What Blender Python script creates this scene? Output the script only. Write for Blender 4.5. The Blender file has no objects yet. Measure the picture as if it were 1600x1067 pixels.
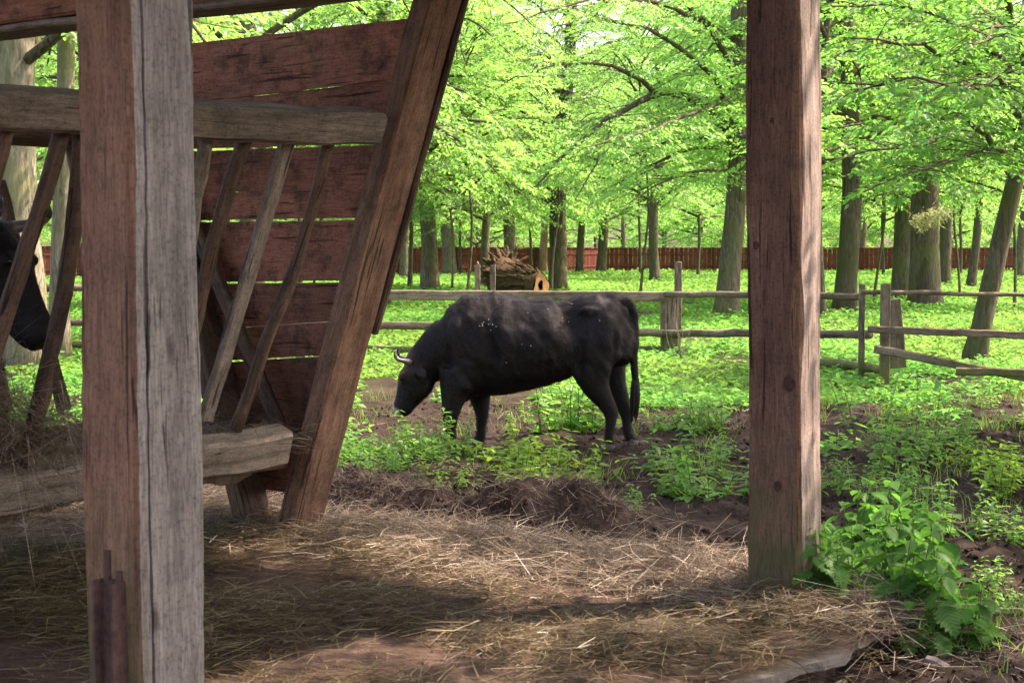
import bpy, bmesh, math, random
import numpy as np
from mathutils import Vector, Matrix, Euler

# ------------------------------------------------------------------ camera, sky, sun, exposure
SC = bpy.context.scene
COL = SC.collection
FPX, HC = 2500.0, 1.72                      # focal length in pixels of a 1600 px frame, eye height
PITCH = math.atan(139.5 / FPX)
cam_data = bpy.data.cameras.new("camera")
cam = bpy.data.objects.new("camera", cam_data)
COL.objects.link(cam)
cam.location = (0, 0, HC)
cam.rotation_euler = (math.pi / 2 - PITCH, 0, 0)
cam_data.sensor_width = 36
cam_data.lens = FPX * 36 / 1600
cam_data.clip_end = 3000
cam_data.dof.use_dof = True
cam_data.dof.focus_distance = 14.0
cam_data.dof.aperture_fstop = 9.0
SC.camera = cam

SUN = Vector((0.85, 0.22, 1.30)).normalized()      # towards the sun
world = bpy.data.worlds.new("World")
SC.world = world
world.use_nodes = True
wn = world.node_tree
wn.nodes.clear()
sky = wn.nodes.new("ShaderNodeTexSky")
sky.sky_type = 'NISHITA'
sky.sun_disc = False
sky.sun_elevation = math.asin(SUN.z)
sky.sun_rotation = math.atan2(SUN.x, SUN.y)
sky.air_density = 1.0
sky.dust_density = 3.5
bg = wn.nodes.new("ShaderNodeBackground")
bg.inputs[1].default_value = 0.15
wo = wn.nodes.new("ShaderNodeOutputWorld")
wn.links.new(sky.outputs[0], bg.inputs[0])
wn.links.new(bg.outputs[0], wo.inputs[0])

sl = bpy.data.lights.new("sun", 'SUN')
sl.energy = 3.4
sl.angle = math.radians(0.55)
sl.color = (1.0, 0.95, 0.86)
so = bpy.data.objects.new("sun", sl)
COL.objects.link(so)
so.rotation_euler = SUN.to_track_quat('Z', 'Y').to_euler()

SC.view_settings.view_transform = 'Standard'
SC.view_settings.look = 'None'
SC.view_settings.exposure = 2.1
SC.view_settings.gamma = 1.0
SC.view_settings.use_curve_mapping = False
SC.view_settings.use_white_balance = True             # the camera's white balance for open shade
SC.view_settings.white_balance_temperature = 7600
SC.view_settings.white_balance_tint = 24
SC.cycles.use_denoising = True
SC.cycles.max_bounces = 8
SC.cycles.diffuse_bounces = 4
SC.cycles.transmission_bounces = 5
SC.cycles.glossy_bounces = 2
SC.cycles.use_adaptive_sampling = True
SC.cycles.adaptive_threshold = 0.02
SC.cycles.sample_clamp_indirect = 6.0

RNG = np.random.default_rng(7)

# ------------------------------------------------------------------ measuring helpers
FW = np.array([0, math.cos(PITCH), -math.sin(PITCH)])
UP = np.array([0, math.sin(PITCH), math.cos(PITCH)])
OC = np.array([0, 0, HC])
Z3 = np.array([0, 0, 1.0])


def ray(px, py):
    return np.array([px - 800.0, 0, 0]) + (533.5 - py) * UP + FPX * FW


def onplane(px, py, P, n):
    r = ray(px, py)
    return OC + r * (np.dot(np.asarray(P) - OC, n) / np.dot(r, n))


def ground(px, py, z=0.0):
    return onplane(px, py, (0, 0, z), Z3)


def atd(px, py, d):
    r = ray(px, py)
    return OC + r * (d / r[1])


TH = math.radians(40)
A = np.array([math.sin(TH), math.cos(TH), 0])        # along the shelter, receding to the right
W = np.array([math.cos(TH), -math.sin(TH), 0])       # across it, towards the right and the viewer
SLAB_Z = 0.12
SC0 = ground(1380, 990, SLAB_Z)                      # a point on the floor slab's open edge


def slab_pt(a, t, z=0.0):                            # a along the edge, t inwards from it
    p = SC0 + A * a - W * t
    return np.array([p[0], p[1], z])


def vnoise(x, y, seed=0):
    x = np.asarray(x, float); y = np.asarray(y, float)
    xi = np.floor(x).astype(np.int64); yi = np.floor(y).astype(np.int64)
    fx = x - xi; fy = y - yi
    fx = fx * fx * (3 - 2 * fx); fy = fy * fy * (3 - 2 * fy)

    def h(i, j):
        n = (i * 374761393 + j * 668265263 + seed * 982451653) & 0x7fffffff
        n = ((n ^ (n >> 13)) * 1274126177) & 0x7fffffff
        return ((n ^ (n >> 16)) & 0xffff) / 65535.0
    a_ = h(xi, yi); b_ = h(xi + 1, yi); c_ = h(xi, yi + 1); d_ = h(xi + 1, yi + 1)
    return (a_ * (1 - fx) + b_ * fx) * (1 - fy) + (c_ * (1 - fx) + d_ * fx) * fy


def fbm(x, y, seed=0, oct=4):
    s = 0; amp = 0.5; f = 1.0
    for o in range(oct):
        s = s + amp * vnoise(np.asarray(x) * f + o * 17.3, np.asarray(y) * f - o * 9.1, seed + o)
        amp *= 0.5; f *= 2.03
    return s


# ------------------------------------------------------------------ object helpers
def tag(o, label=None, cat=None, group=None, kind=None):
    if label: o["label"] = label
    if cat: o["category"] = cat
    if group: o["group"] = group
    if kind: o["kind"] = kind
    return o


def empty(name, loc, label=None, cat=None, group=None, rot=(0, 0, 0)):
    o = bpy.data.objects.new(name, None)
    o.empty_display_size = 0.2
    COL.objects.link(o)
    o.location = loc
    o.rotation_euler = rot
    return tag(o, label, cat, group)


def link(name, me, mat=None, parent=None, loc=(0, 0, 0), rot=(0, 0, 0), scale=None):
    o = bpy.data.objects.new(name, me)
    COL.objects.link(o)
    if parent is not None: o.parent = parent
    o.location = loc
    o.rotation_euler = rot
    if scale is not None:
        o.scale = (scale,) * 3 if not hasattr(scale, '__len__') else scale
    if mat is not None and me is not None:
        ms = mat if isinstance(mat, (list, tuple)) else [mat]
        if len(me.materials) == 0:
            for m in ms: me.materials.append(m)
    return o


def mesh_np(name, verts, faces, rnd=None, smooth=False, matidx=None):
    """faces: list of (F,k) int arrays"""
    me = bpy.data.meshes.new(name)
    verts = np.asarray(verts, np.float32)
    me.vertices.add(len(verts))
    me.vertices.foreach_set("co", verts.ravel())
    if not isinstance(faces, (list, tuple)): faces = [faces]
    faces = [np.asarray(f, np.int32) for f in faces if len(f)]
    loops = np.concatenate([f.ravel() for f in faces])
    tot = np.concatenate([np.full(len(f), f.shape[1], np.int32) for f in faces])
    st = np.concatenate([[0], np.cumsum(tot)[:-1]]).astype(np.int32)
    me.loops.add(len(loops))
    me.loops.foreach_set("vertex_index", loops)
    me.polygons.add(len(tot))
    me.polygons.foreach_set("loop_start", st)
    me.polygons.foreach_set("loop_total", tot)
    if matidx is not None:
        me.polygons.foreach_set("material_index", np.asarray(matidx, np.int32))
    me.polygons.foreach_set("use_smooth", np.full(len(tot), bool(smooth)))
    me.update(calc_edges=True)
    if rnd is not None:
        at = me.attributes.new("rnd", 'FLOAT', 'POINT')
        at.data.foreach_set("value", np.asarray(rnd, np.float32))
    return me


class MB:
    def __init__(self):
        self.v = []; self.f = []; self.m = []; self.n = 0; self.r = []

    def add(self, v, f, mi=0, rnd=0.5):
        v = np.asarray(v, float)
        for q in f:
            self.f.append([int(i) + self.n for i in q]); self.m.append(mi)
        self.v.append(v); self.n += len(v)
        self.r.append(np.full(len(v), rnd) if np.isscalar(rnd) else np.asarray(rnd))

    def mesh(self, name, smooth=False):
        me = bpy.data.meshes.new(name)
        me.from_pydata(np.concatenate(self.v).tolist(), [], self.f)
        me.polygons.foreach_set("material_index", self.m)
        me.polygons.foreach_set("use_smooth", [smooth] * len(self.f))
        at = me.attributes.new("rnd", 'FLOAT', 'POINT')
        at.data.foreach_set("value", np.concatenate(self.r).astype(np.float32))
        me.update()
        return me


def frames(P):
    P = np.asarray(P, float)
    T = np.gradient(P, axis=0)
    T /= np.linalg.norm(T, axis=1)[:, None] + 1e-9
    ref = np.array([0, 0, 1.0]) if abs(T[0][2]) < 0.9 else np.array([1.0, 0, 0])
    U = np.zeros_like(P); V = np.zeros_like(P)
    u = np.cross(ref, T[0]); u /= np.linalg.norm(u)
    for i in range(len(P)):
        u = u - T[i] * np.dot(u, T[i]); u /= np.linalg.norm(u) + 1e-9
        U[i] = u; V[i] = np.cross(T[i], u)
    return T, U, V


def tube(P, R, segs=8, caps=True, lump=0.0, rng=None, R2=None):
    P = np.asarray(P, float); R = np.asarray(R, float)
    T, U, V = frames(P)
    th = np.linspace(0, 2 * math.pi, segs, endpoint=False)
    n = len(P)
    rr = np.ones((n, segs))
    if lump and rng is not None:
        rr = 1 + lump * (rng.random((n, segs)) - 0.5)
    R2 = R if R2 is None else np.asarray(R2, float)
    v = (P[:, None, :] + (R[:, None] * rr)[..., None] * np.cos(th)[None, :, None] * U[:, None, :]
         + (R2[:, None] * rr)[..., None] * np.sin(th)[None, :, None] * V[:, None, :]).reshape(-1, 3)
    f = []
    for i in range(n - 1):
        for j in range(segs):
            k = (j + 1) % segs
            f.append((i * segs + j, i * segs + k, (i + 1) * segs + k, (i + 1) * segs + j))
    if caps:
        f.append(tuple(range(segs))[::-1]); f.append(tuple((n - 1) * segs + j for j in range(segs)))
    return v, f


def resample(P, n):
    P = np.asarray(P, float)
    d = np.concatenate([[0], np.cumsum(np.linalg.norm(np.diff(P, axis=0), axis=1))])
    s = np.linspace(0, d[-1], n)
    return np.stack([np.interp(s, d, P[:, k]) for k in range(3)], 1)


def smooth_path(P, n):
    P = resample(P, n)
    for _ in range(3):
        Q = P.copy(); Q[1:-1] = (P[:-2] + 2 * P[1:-1] + P[2:]) / 4; P = Q
    return P


# ------------------------------------------------------------------ materials
def newmat(name):
    m = bpy.data.materials.new(name)
    m.use_nodes = True
    nt = m.node_tree
    nt.nodes.clear()
    return m, nt


def nd(nt, typ, ins=None, **props):
    n = nt.nodes.new("ShaderNode" + typ)
    for k, v in props.items(): setattr(n, k, v)
    if ins:
        for k, v in ins.items():
            if isinstance(v, bpy.types.NodeSocket): nt.links.new(v, n.inputs[k])
            else:
                if isinstance(v, tuple) and len(v) == 3 and n.inputs[k].type == 'RGBA': v = v + (1.0,)
                n.inputs[k].default_value = v
    return n


def ramp(nt, fac, stops, interp='LINEAR'):
    r = nt.nodes.new("ShaderNodeValToRGB")
    r.color_ramp.interpolation = interp
    el = r.color_ramp.elements
    while len(el) < len(stops): el.new(0.5)
    for e, (p, c) in zip(el, stops):
        e.position = p
        e.color = (c, c, c, 1) if not isinstance(c, tuple) else c + (1,)
    nt.links.new(fac, r.inputs[0])
    return r.outputs[0]


def mixc(nt, fac, a, b, mode='MIX'):
    n = nt.nodes.new("ShaderNodeMix")
    n.data_type = 'RGBA'; n.blend_type = mode
    for i, v in ((0, fac), (6, a), (7, b)):
        if isinstance(v, bpy.types.NodeSocket): nt.links.new(v, n.inputs[i])
        else: n.inputs[i].default_value = v if not isinstance(v, tuple) else v + (1.0,)
    return n.outputs[2]


def finish(nt, bsdf):
    o = nt.nodes.new("ShaderNodeOutputMaterial")
    nt.links.new(bsdf, o.inputs[0])


def wood(name, c1, c2, c3, stain=(0.02, 0.015, 0.012), stain_amt=0.5, moss=None, rough=0.8, bump=0.5, lmul=1.0, red=None):
    """grain runs along local X; c1/c2/c3 grain colours; moss=(colour, height) grows from the foot"""
    m, nt = newmat(name)
    tc = nd(nt, "TexCoord")
    oi = nd(nt, "ObjectInfo")
    off = nd(nt, "VectorMath", {0: oi.outputs["Random"], 1: (37.0, 61.0, 83.0)}, operation='MULTIPLY')
    co = nd(nt, "VectorMath", {0: tc.outputs["Object"], 1: off.outputs[0]}, operation='ADD').outputs[0]
    mp = nd(nt, "Mapping", {0: co, 3: (1.2 * lmul, 9.0, 9.0)}).outputs[0]
    n1 = nd(nt, "TexNoise", {"Vector": mp, "Scale": 1.6, "Detail": 8.0, "Roughness": 0.62, "Distortion": 0.6})
    mp2 = nd(nt, "Mapping", {0: co, 3: (7.0 * lmul, 85.0, 85.0)}).outputs[0]
    n2 = nd(nt, "TexNoise", {"Vector": mp2, "Scale": 1.5, "Detail": 5.0, "Roughness": 0.7, "Distortion": 0.3})
    col = ramp(nt, n1.outputs[0], [(0.28, c3), (0.48, c1), (0.72, c2)])
    g2 = ramp(nt, n2.outputs[0], [(0.36, 0.35), (0.58, 1.08)])
    col = mixc(nt, 0.62, col, g2, 'MULTIPLY')
    if red is not None:                                  # remains of paint
        n5 = nd(nt, "TexNoise", {"Vector": co, "Scale": 2.2, "Detail": 9.0, "Roughness": 0.7})
        fr = ramp(nt, n5.outputs[0], [(0.36, 1.0), (0.62, 0.0)])
        col = mixc(nt, fr, col, mixc(nt, 0.6, red, g2, 'MULTIPLY'))
    n3 = nd(nt, "TexNoise", {"Vector": co, "Scale": 5.5, "Detail": 10.0, "Roughness": 0.75})
    fs = ramp(nt, n3.outputs[0], [(0.48, 0.0), (0.68, stain_amt)])
    col = mixc(nt, fs, col, stain)
    n6 = nd(nt, "TexNoise", {"Vector": nd(nt, "Mapping", {0: co, 3: (0.9 * lmul, 24.0, 24.0)}).outputs[0], "Scale": 1.7, "Detail": 3.0, "Roughness": 0.5, "Distortion": 0.5})
    fc = ramp(nt, n6.outputs[0], [(0.625, 0.0), (0.66, 0.85)])
    col = mixc(nt, fc, col, (c3[0] * 0.3, c3[1] * 0.28, c3[2] * 0.28))
    n8 = nd(nt, "TexNoise", {"Vector": co, "Scale": 70.0, "Detail": 3.0, "Roughness": 0.6})
    col = mixc(nt, 0.7, col, ramp(nt, n8.outputs[0], [(0.33, 0.55), (0.5, 1.05)]), 'MULTIPLY')
    n7 = nd(nt, "TexNoise", {"Vector": co, "Scale": 0.9, "Detail": 4.0, "Roughness": 0.6})
    col = mixc(nt, 0.8, col, ramp(nt, n7.outputs[0], [(0.3, 0.6), (0.65, 1.12)]), 'MULTIPLY')
    kn = nd(nt, "TexVoronoi", {"Vector": nd(nt, "Mapping", {0: co, 3: (1.1, 3.0, 3.0)}).outputs[0], "Scale": 1.3})
    fk = ramp(nt, kn.outputs["Distance"], [(0.03, 0.85), (0.085, 0.0)])
    col = mixc(nt, fk, col, (c3[0] * 0.35, c3[1] * 0.3, c3[2] * 0.3))
    if moss is not None:
        gp = nd(nt, "NewGeometry")
        sx = nd(nt, "SeparateXYZ", {0: gp.outputs["Position"]})
        nm = nd(nt, "TexNoise", {"Vector": gp.outputs["Position"], "Scale": 6.0, "Detail": 8.0})
        hh = nd(nt, "MapRange", {0: sx.outputs[2], 1: 0.1, 2: moss[1], 3: 1.0, 4: 0.0}).outputs[0]
        fm = nd(nt, "Math", {0: hh, 1: nm.outputs[0]}, operation='MULTIPLY').outputs[0]
        fm = ramp(nt, fm, [(0.1, 0.0), (0.45, 0.85)])
        col = mixc(nt, fm, col, mixc(nt, 0.5, moss[0], g2, 'MULTIPLY'))
    hsv = nd(nt, "HueSaturation", {"Value": nd(nt, "MapRange", {0: oi.outputs["Random"], 3: 0.78, 4: 1.2}).outputs[0], "Color": col})
    b0 = nd(nt, "Bump", {"Strength": bump, "Distance": 0.012, "Height": fc}, invert=True)
    b1 = nd(nt, "Bump", {"Strength": bump, "Distance": 0.006, "Height": n2.outputs[0], "Normal": b0.outputs[0]})
    b2 = nd(nt, "Bump", {"Strength": bump, "Distance": 0.015, "Height": n1.outputs[0], "Normal": b1.outputs[0]})
    p = nd(nt, "BsdfPrincipled", {"Base Color": hsv.outputs[0], "Roughness": rough, "Normal": b2.outputs[0]})
    p.inputs["Specular IOR Level"].default_value = 0.25
    finish(nt, p.outputs[0])
    return m


def leafmat(name, dif, trans, vary=0.25, rough=0.45, spec=0.03, veins=False):
    m, nt = newmat(name)
    at = nd(nt, "Attribute", attribute_name="rnd")
    oi = nd(nt, "ObjectInfo")
    s = nd(nt, "Math", {0: at.outputs["Fac"], 1: 1.0}, operation='MULTIPLY').outputs[0]
    hv = nd(nt, "MapRange", {0: s, 3: 0.5 - 0.035, 4: 0.5 + 0.02}).outputs[0]
    vv = nd(nt, "MapRange", {0: oi.outputs["Random"], 3: 1 - vary, 4: 1 + vary}).outputs[0]
    vr = nd(nt, "MapRange", {0: s, 3: 0.62, 4: 1.35}).outputs[0]
    vv = nd(nt, "Math", {0: vv, 1: vr}, operation='MULTIPLY').outputs[0]
    d = nd(nt, "HueSaturation", {"Hue": hv, "Value": vv, "Color": dif}).outputs[0]
    t = nd(nt, "HueSaturation", {"Hue": hv, "Value": vv, "Color": trans}).outputs[0]
    if veins:
        sx = nd(nt, "SeparateXYZ", {0: nd(nt, "TexCoord").outputs["Object"]})
        ay = nd(nt, "Math", {0: sx.outputs[1]}, operation='ABSOLUTE').outputs[0]
        q = nd(nt, "Math", {0: ay, 1: -0.75, 2: sx.outputs[0]}, operation='MULTIPLY_ADD').outputs[0]
        q = nd(nt, "Math", {0: q, 1: 52.0}, operation='MULTIPLY').outputs[0]
        w = nd(nt, "Math", {0: q}, operation='SINE').outputs[0]
        f = nd(nt, "MapRange", {0: w, 1: -1.0, 2: 1.0, 3: 0.74, 4: 1.06}).outputs[0]
        d = mixc(nt, 1.0, d, f, 'MULTIPLY'); t = mixc(nt, 1.0, t, f, 'MULTIPLY')
    bd = nd(nt, "BsdfDiffuse", {"Color": d})
    bt = nd(nt, "BsdfTranslucent", {"Color": t})
    add = nd(nt, "AddShader", {0: bd.outputs[0], 1: bt.outputs[0]})
    gl = nd(nt, "BsdfGlossy", {"Color": (0.9, 0.95, 0.9), "Roughness": rough})
    mx = nd(nt, "MixShader", {0: spec, 1: add.outputs[0], 2: gl.outputs[0]})
    finish(nt, mx.outputs[0])
    return m


def barkmat(name, c1, c2, c3, moss=None, sc=1.0):
    m, nt = newmat(name)
    tc = nd(nt, "TexCoord")
    oi = nd(nt, "ObjectInfo")
    off = nd(nt, "VectorMath", {0: oi.outputs["Random"], 1: (37.0, 61.0, 83.0)}, operation='MULTIPLY')
    co = nd(nt, "VectorMath", {0: tc.outputs["Object"], 1: off.outputs[0]}, operation='ADD').outputs[0]
    mp = nd(nt, "Mapping", {0: co, 3: (9.0 * sc, 9.0 * sc, 1.6 * sc)}).outputs[0]
    n1 = nd(nt, "TexNoise", {"Vector": mp, "Scale": 1.6, "Detail": 8.0, "Roughness": 0.7, "Distortion": 0.8})
    n2 = nd(nt, "TexNoise", {"Vector": co, "Scale": 1.3, "Detail": 6.0, "Roughness": 0.65})
    col = ramp(nt, n1.outputs[0], [(0.35, c3), (0.52, c1), (0.7, c2)])
    if moss:
        fm = ramp(nt, n2.outputs[0], [(0.42, 0.0), (0.66, 0.8)])
        col = mixc(nt, fm, col, moss)
    b = nd(nt, "Bump", {"Strength": 0.9, "Distance": 0.05, "Height": n1.outputs[0]})
    p = nd(nt, "BsdfPrincipled", {"Base Color": col, "Roughness": 0.9, "Normal": b.outputs[0]})
    p.inputs["Specular IOR Level"].default_value = 0.15
    finish(nt, p.outputs[0])
    return m


def simple(name, c, rough=0.7, c2=None, scale=20.0, bump=0.0, metal=0.0, spec=0.3):
    m, nt = newmat(name)
    tc = nd(nt, "TexCoord")
    n1 = nd(nt, "TexNoise", {"Vector": tc.outputs["Object"], "Scale": scale, "Detail": 7.0, "Roughness": 0.65})
    col = ramp(nt, n1.outputs[0], [(0.35, c), (0.68, c2 or c)])
    b = nd(nt, "Bump", {"Strength": bump, "Distance": 0.01, "Height": n1.outputs[0]})
    p = nd(nt, "BsdfPrincipled", {"Base Color": col, "Roughness": rough, "Metallic": metal, "Normal": b.outputs[0]})
    p.inputs["Specular IOR Level"].default_value = spec
    finish(nt, p.outputs[0])
    return m


def strandmat(name, cols, trans=0.25, gloss=0.03):
    m, nt = newmat(name)
    at = nd(nt, "Attribute", attribute_name="rnd")
    n = len(cols)
    c = ramp(nt, at.outputs["Fac"], [(i / (n - 1), q) for i, q in enumerate(cols)])
    bd = nd(nt, "BsdfDiffuse", {"Color": c})
    bt = nd(nt, "BsdfTranslucent", {"Color": c})
    gl = nd(nt, "BsdfGlossy", {"Color": (1, 1, 1), "Roughness": 0.4})
    mx = nd(nt, "MixShader", {0: trans, 1: bd.outputs[0], 2: bt.outputs[0]})
    mx2 = nd(nt, "MixShader", {0: gloss, 1: mx.outputs[0], 2: gl.outputs[0]})
    finish(nt, mx2.outputs[0])
    return m


M = {}
M['post_wood'] = wood("post_wood", (0.28, 0.14, 0.082), (0.36, 0.195, 0.12), (0.17, 0.078, 0.046), moss=((0.075, 0.085, 0.03), 1.3), stain_amt=0.35)
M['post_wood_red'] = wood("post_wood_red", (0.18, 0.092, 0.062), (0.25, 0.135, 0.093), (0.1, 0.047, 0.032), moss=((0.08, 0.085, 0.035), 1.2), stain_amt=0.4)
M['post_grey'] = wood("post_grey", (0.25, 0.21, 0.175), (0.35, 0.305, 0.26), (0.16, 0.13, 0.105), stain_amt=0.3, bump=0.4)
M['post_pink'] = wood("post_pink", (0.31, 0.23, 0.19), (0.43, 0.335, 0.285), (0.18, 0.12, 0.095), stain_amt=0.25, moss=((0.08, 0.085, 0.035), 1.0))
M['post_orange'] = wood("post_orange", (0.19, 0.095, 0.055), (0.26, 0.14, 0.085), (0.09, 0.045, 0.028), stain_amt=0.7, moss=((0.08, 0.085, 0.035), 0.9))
M['red_board'] = wood("red_board", (0.30, 0.145, 0.082), (0.41, 0.21, 0.12), (0.14, 0.064, 0.04), stain_amt=0.9, red=(0.42, 0.165, 0.105), bump=0.6)
M['brown_wood'] = wood("brown_wood", (0.225, 0.125, 0.078), (0.32, 0.19, 0.12), (0.11, 0.057, 0.037), stain_amt=0.6)
M['grey_wood'] = wood("grey_wood", (0.27, 0.215, 0.16), (0.38, 0.31, 0.24), (0.13, 0.1, 0.072), stain_amt=0.5)
M['dark_wood'] = wood("dark_wood", (0.15, 0.092, 0.06), (0.24, 0.155, 0.105), (0.07, 0.042, 0.028), stain_amt=0.6)
M['fence_wood'] = wood("fence_wood", (0.22, 0.165, 0.12), (0.31, 0.245, 0.185), (0.1, 0.072, 0.052), stain_amt=0.6, moss=((0.10, 0.12, 0.03), 0.6))
M['fence_red'] = wood("fence_red", (0.17, 0.045, 0.028), (0.22, 0.065, 0.04), (0.1, 0.027, 0.02), stain_amt=0.3, bump=0.1)
M['leaf'] = leafmat("leaf", (0.057, 0.13, 0.032), (0.16, 0.37, 0.065), vary=.32)
M['leaf_near'] = leafmat("leaf_near", (0.045, 0.12, 0.03), (0.09, 0.26, 0.035), vary=0.1, spec=0.02, rough=0.5)
M['nettle'] = leafmat("nettle", (0.034, 0.10, 0.022), (0.05, 0.17, 0.022), vary=0.3, spec=0.012, veins=True)
M['nettle_mass'] = leafmat("nettle_mass", (0.034, 0.10, 0.022), (0.05, 0.17, 0.022), vary=0.0, spec=0.012)
M['herb'] = leafmat("herb", (0.055, 0.125, 0.028), (0.11, 0.27, 0.04), vary=0.2, spec=0.03)
M['herb_sunlit_tint'] = leafmat("herb_sunlit_tint", (0.075, 0.14, 0.024), (0.16, 0.30, 0.03), vary=0.15, spec=0.02)  # second herb colour for variety, its yellow-green imitating sunlit leaves
M['cover'] = leafmat("cover", (0.055, 0.125, 0.03), (0.10, 0.25, 0.04), vary=0.0, spec=0.008)
M['grass'] = leafmat("grass", (0.07, 0.13, 0.02), (0.13, 0.25, 0.02), spec=0.04)
M['needle'] = leafmat("needle", (0.16, 0.18, 0.09), (0.18, 0.2, 0.08))
M['stem'] = simple("stem", (0.09, 0.13, 0.03), c2=(0.06, 0.09, 0.025))
M['bark'] = barkmat("bark", (0.15, 0.12, 0.09), (0.25, 0.21, 0.165), (0.05, 0.038, 0.028), moss=(0.12, 0.135, 0.05))
M['bark_dark'] = barkmat("bark_dark", (0.11, 0.088, 0.065), (0.19, 0.16, 0.12), (0.04, 0.03, 0.023), moss=(0.08, 0.095, 0.03))
M['bark_pale'] = barkmat("bark_pale", (0.26, 0.22, 0.17), (0.42, 0.37, 0.30), (0.10, 0.08, 0.06), moss=(0.2, 0.2, 0.09))
M['bark_orange'] = barkmat("bark_orange", (0.33, 0.2, 0.12), (0.42, 0.28, 0.18), (0.18, 0.1, 0.06))
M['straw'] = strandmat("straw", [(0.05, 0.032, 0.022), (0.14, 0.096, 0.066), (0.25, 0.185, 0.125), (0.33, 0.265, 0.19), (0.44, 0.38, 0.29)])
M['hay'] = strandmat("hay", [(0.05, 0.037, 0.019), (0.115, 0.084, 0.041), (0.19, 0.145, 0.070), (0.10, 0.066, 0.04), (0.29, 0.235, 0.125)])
M['rust'] = simple("rust", (0.05, 0.022, 0.016), 0.75, (0.12, 0.06, 0.045), 30, 0.6, spec=0.4)
M['horn'] = simple("horn", (0.10, 0.09, 0.08), 0.4, (0.16, 0.145, 0.13), 12)
M['horn_tip'] = simple("horn_tip", (0.05, 0.045, 0.04), 0.35)
M['hoof'] = simple("hoof", (0.05, 0.04, 0.035), 0.5, (0.09, 0.075, 0.06), 25, 0.3)
M['speck'] = simple("speck", (0.6, 0.56, 0.48), 0.7)
M['eye'] = simple("eye", (0.006, 0.004, 0.003), 0.2, spec=0.4)
M['cut_wood'] = simple("cut_wood", (0.34, 0.16, 0.065), 0.85, (0.50, 0.28, 0.12), 5, 0.5)
M['knot'] = simple("knot", (0.035, 0.018, 0.012), 0.8, (0.085, 0.045, 0.03), 40, 0.5)
M['hollow'] = simple("hollow", (0.02, 0.014, 0.01), 0.95)
M['root_wood'] = barkmat("root_wood", (0.105, 0.064, 0.037), (0.19, 0.125, 0.075), (0.03, 0.018, 0.012), sc=2.2)
M['metal_roof'] = simple("metal_roof", (0.22, 0.2, 0.19), 0.6, (0.16, 0.1, 0.08), 4)
M['rock'] = simple("rock", (0.2, 0.17, 0.15), 0.9, (0.12, 0.1, 0.09), 12, 0.5)


def soil_material():
    m, nt = newmat("soil")
    gp = nd(nt, "NewGeometry")
    pos = gp.outputs["Position"]
    n1 = nd(nt, "TexNoise", {"Vector": pos, "Scale": 2.2, "Detail": 10.0, "Roughness": 0.7})
    n2 = nd(nt, "TexNoise", {"Vector": pos, "Scale": 26.0, "Detail": 6.0, "Roughness": 0.7})
    n3 = nd(nt, "TexNoise", {"Vector": pos, "Scale": 0.55, "Detail": 5.0, "Roughness": 0.6})
    c = ramp(nt, n1.outputs[0], [(0.3, (0.022, 0.014, 0.011)), (0.55, (0.052, 0.035, 0.028)), (0.75, (0.105, 0.078, 0.064))])
    c = mixc(nt, 0.7, c, ramp(nt, n2.outputs[0], [(0.3, 0.45), (0.62, 1.0)]), 'MULTIPLY')
    sx = nd(nt, "SeparateXYZ", {0: pos})
    far = nd(nt, "MapRange", {0: sx.outputs[1], 1: 16.0, 2: 30.0, 3: 0.0, 4: 0.6}).outputs[0]
    fg = nd(nt, "Math", {0: ramp(nt, n3.outputs[0], [(0.35, 0.0), (0.55, 1.0)]), 1: far}, operation='MULTIPLY').outputs[0]
    c = mixc(nt, fg, c, (0.075, 0.105, 0.025))
    b1 = nd(nt, "Bump", {"Strength": 0.8, "Distance": 0.03, "Height": n2.outputs[0]})
    b2 = nd(nt, "Bump", {"Strength": 0.6, "Distance": 0.1, "Height": n1.outputs[0], "Normal": b1.outputs[0]})
    p = nd(nt, "BsdfPrincipled", {"Base Color": c, "Roughness": 0.95, "Normal": b2.outputs[0]})
    p.inputs["Specular IOR Level"].default_value = 0.1
    finish(nt, p.outputs[0])
    return m


def slab_material():
    m, nt = newmat("littered_concrete")
    gp = nd(nt, "NewGeometry")
    pos = gp.outputs["Position"]
    n1 = nd(nt, "TexNoise", {"Vector": pos, "Scale": 1.7, "Detail": 10.0, "Roughness": 0.7})
    n2 = nd(nt, "TexNoise", {"Vector": pos, "Scale": 40.0, "Detail": 6.0, "Roughness": 0.7})
    at = nd(nt, "Attribute", attribute_name="rnd")
    c = ramp(nt, n1.outputs[0], [(0.3, (0.05, 0.030, 0.023)), (0.5, (0.11, 0.069, 0.053)), (0.72, (0.20, 0.134, 0.108))])
    c = mixc(nt, 0.6, c, ramp(nt, n2.outputs[0], [(0.3, 0.4), (0.62, 1.0)]), 'MULTIPLY')
    bare = mixc(nt, n2.outputs[0], (0.14, 0.125, 0.105), (0.29, 0.265, 0.23))
    fb = nd(nt, "Math", {0: at.outputs["Fac"], 1: ramp(nt, n1.outputs[0], [(0.3, 0.5), (0.6, 1.0)])}, operation='MULTIPLY').outputs[0]
    c = mixc(nt, fb, c, bare)
    b1 = nd(nt, "Bump", {"Strength": 0.8, "Distance": 0.015, "Height": n2.outputs[0]})
    b2 = nd(nt, "Bump", {"Strength": 0.6, "Distance": 0.06, "Height": n1.outputs[0], "Normal": b1.outputs[0]})
    p = nd(nt, "BsdfPrincipled", {"Base Color": c, "Roughness": 0.95, "Normal": b2.outputs[0]})
    p.inputs["Specular IOR Level"].default_value = 0.1
    finish(nt, p.outputs[0])
    return m


M['soil'] = soil_material()
M['slab'] = slab_material()
M['manure'] = simple('manure', (0.012, 0.008, 0.007), 0.9, (0.06, 0.04, 0.034), 45, 1.0, spec=0.15)

# ------------------------------------------------------------------ terrain
SLAB_A0, SLAB_A1, SLAB_T0, SLAB_T1 = -8.5, 0.50, 0.0, 7.0


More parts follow.
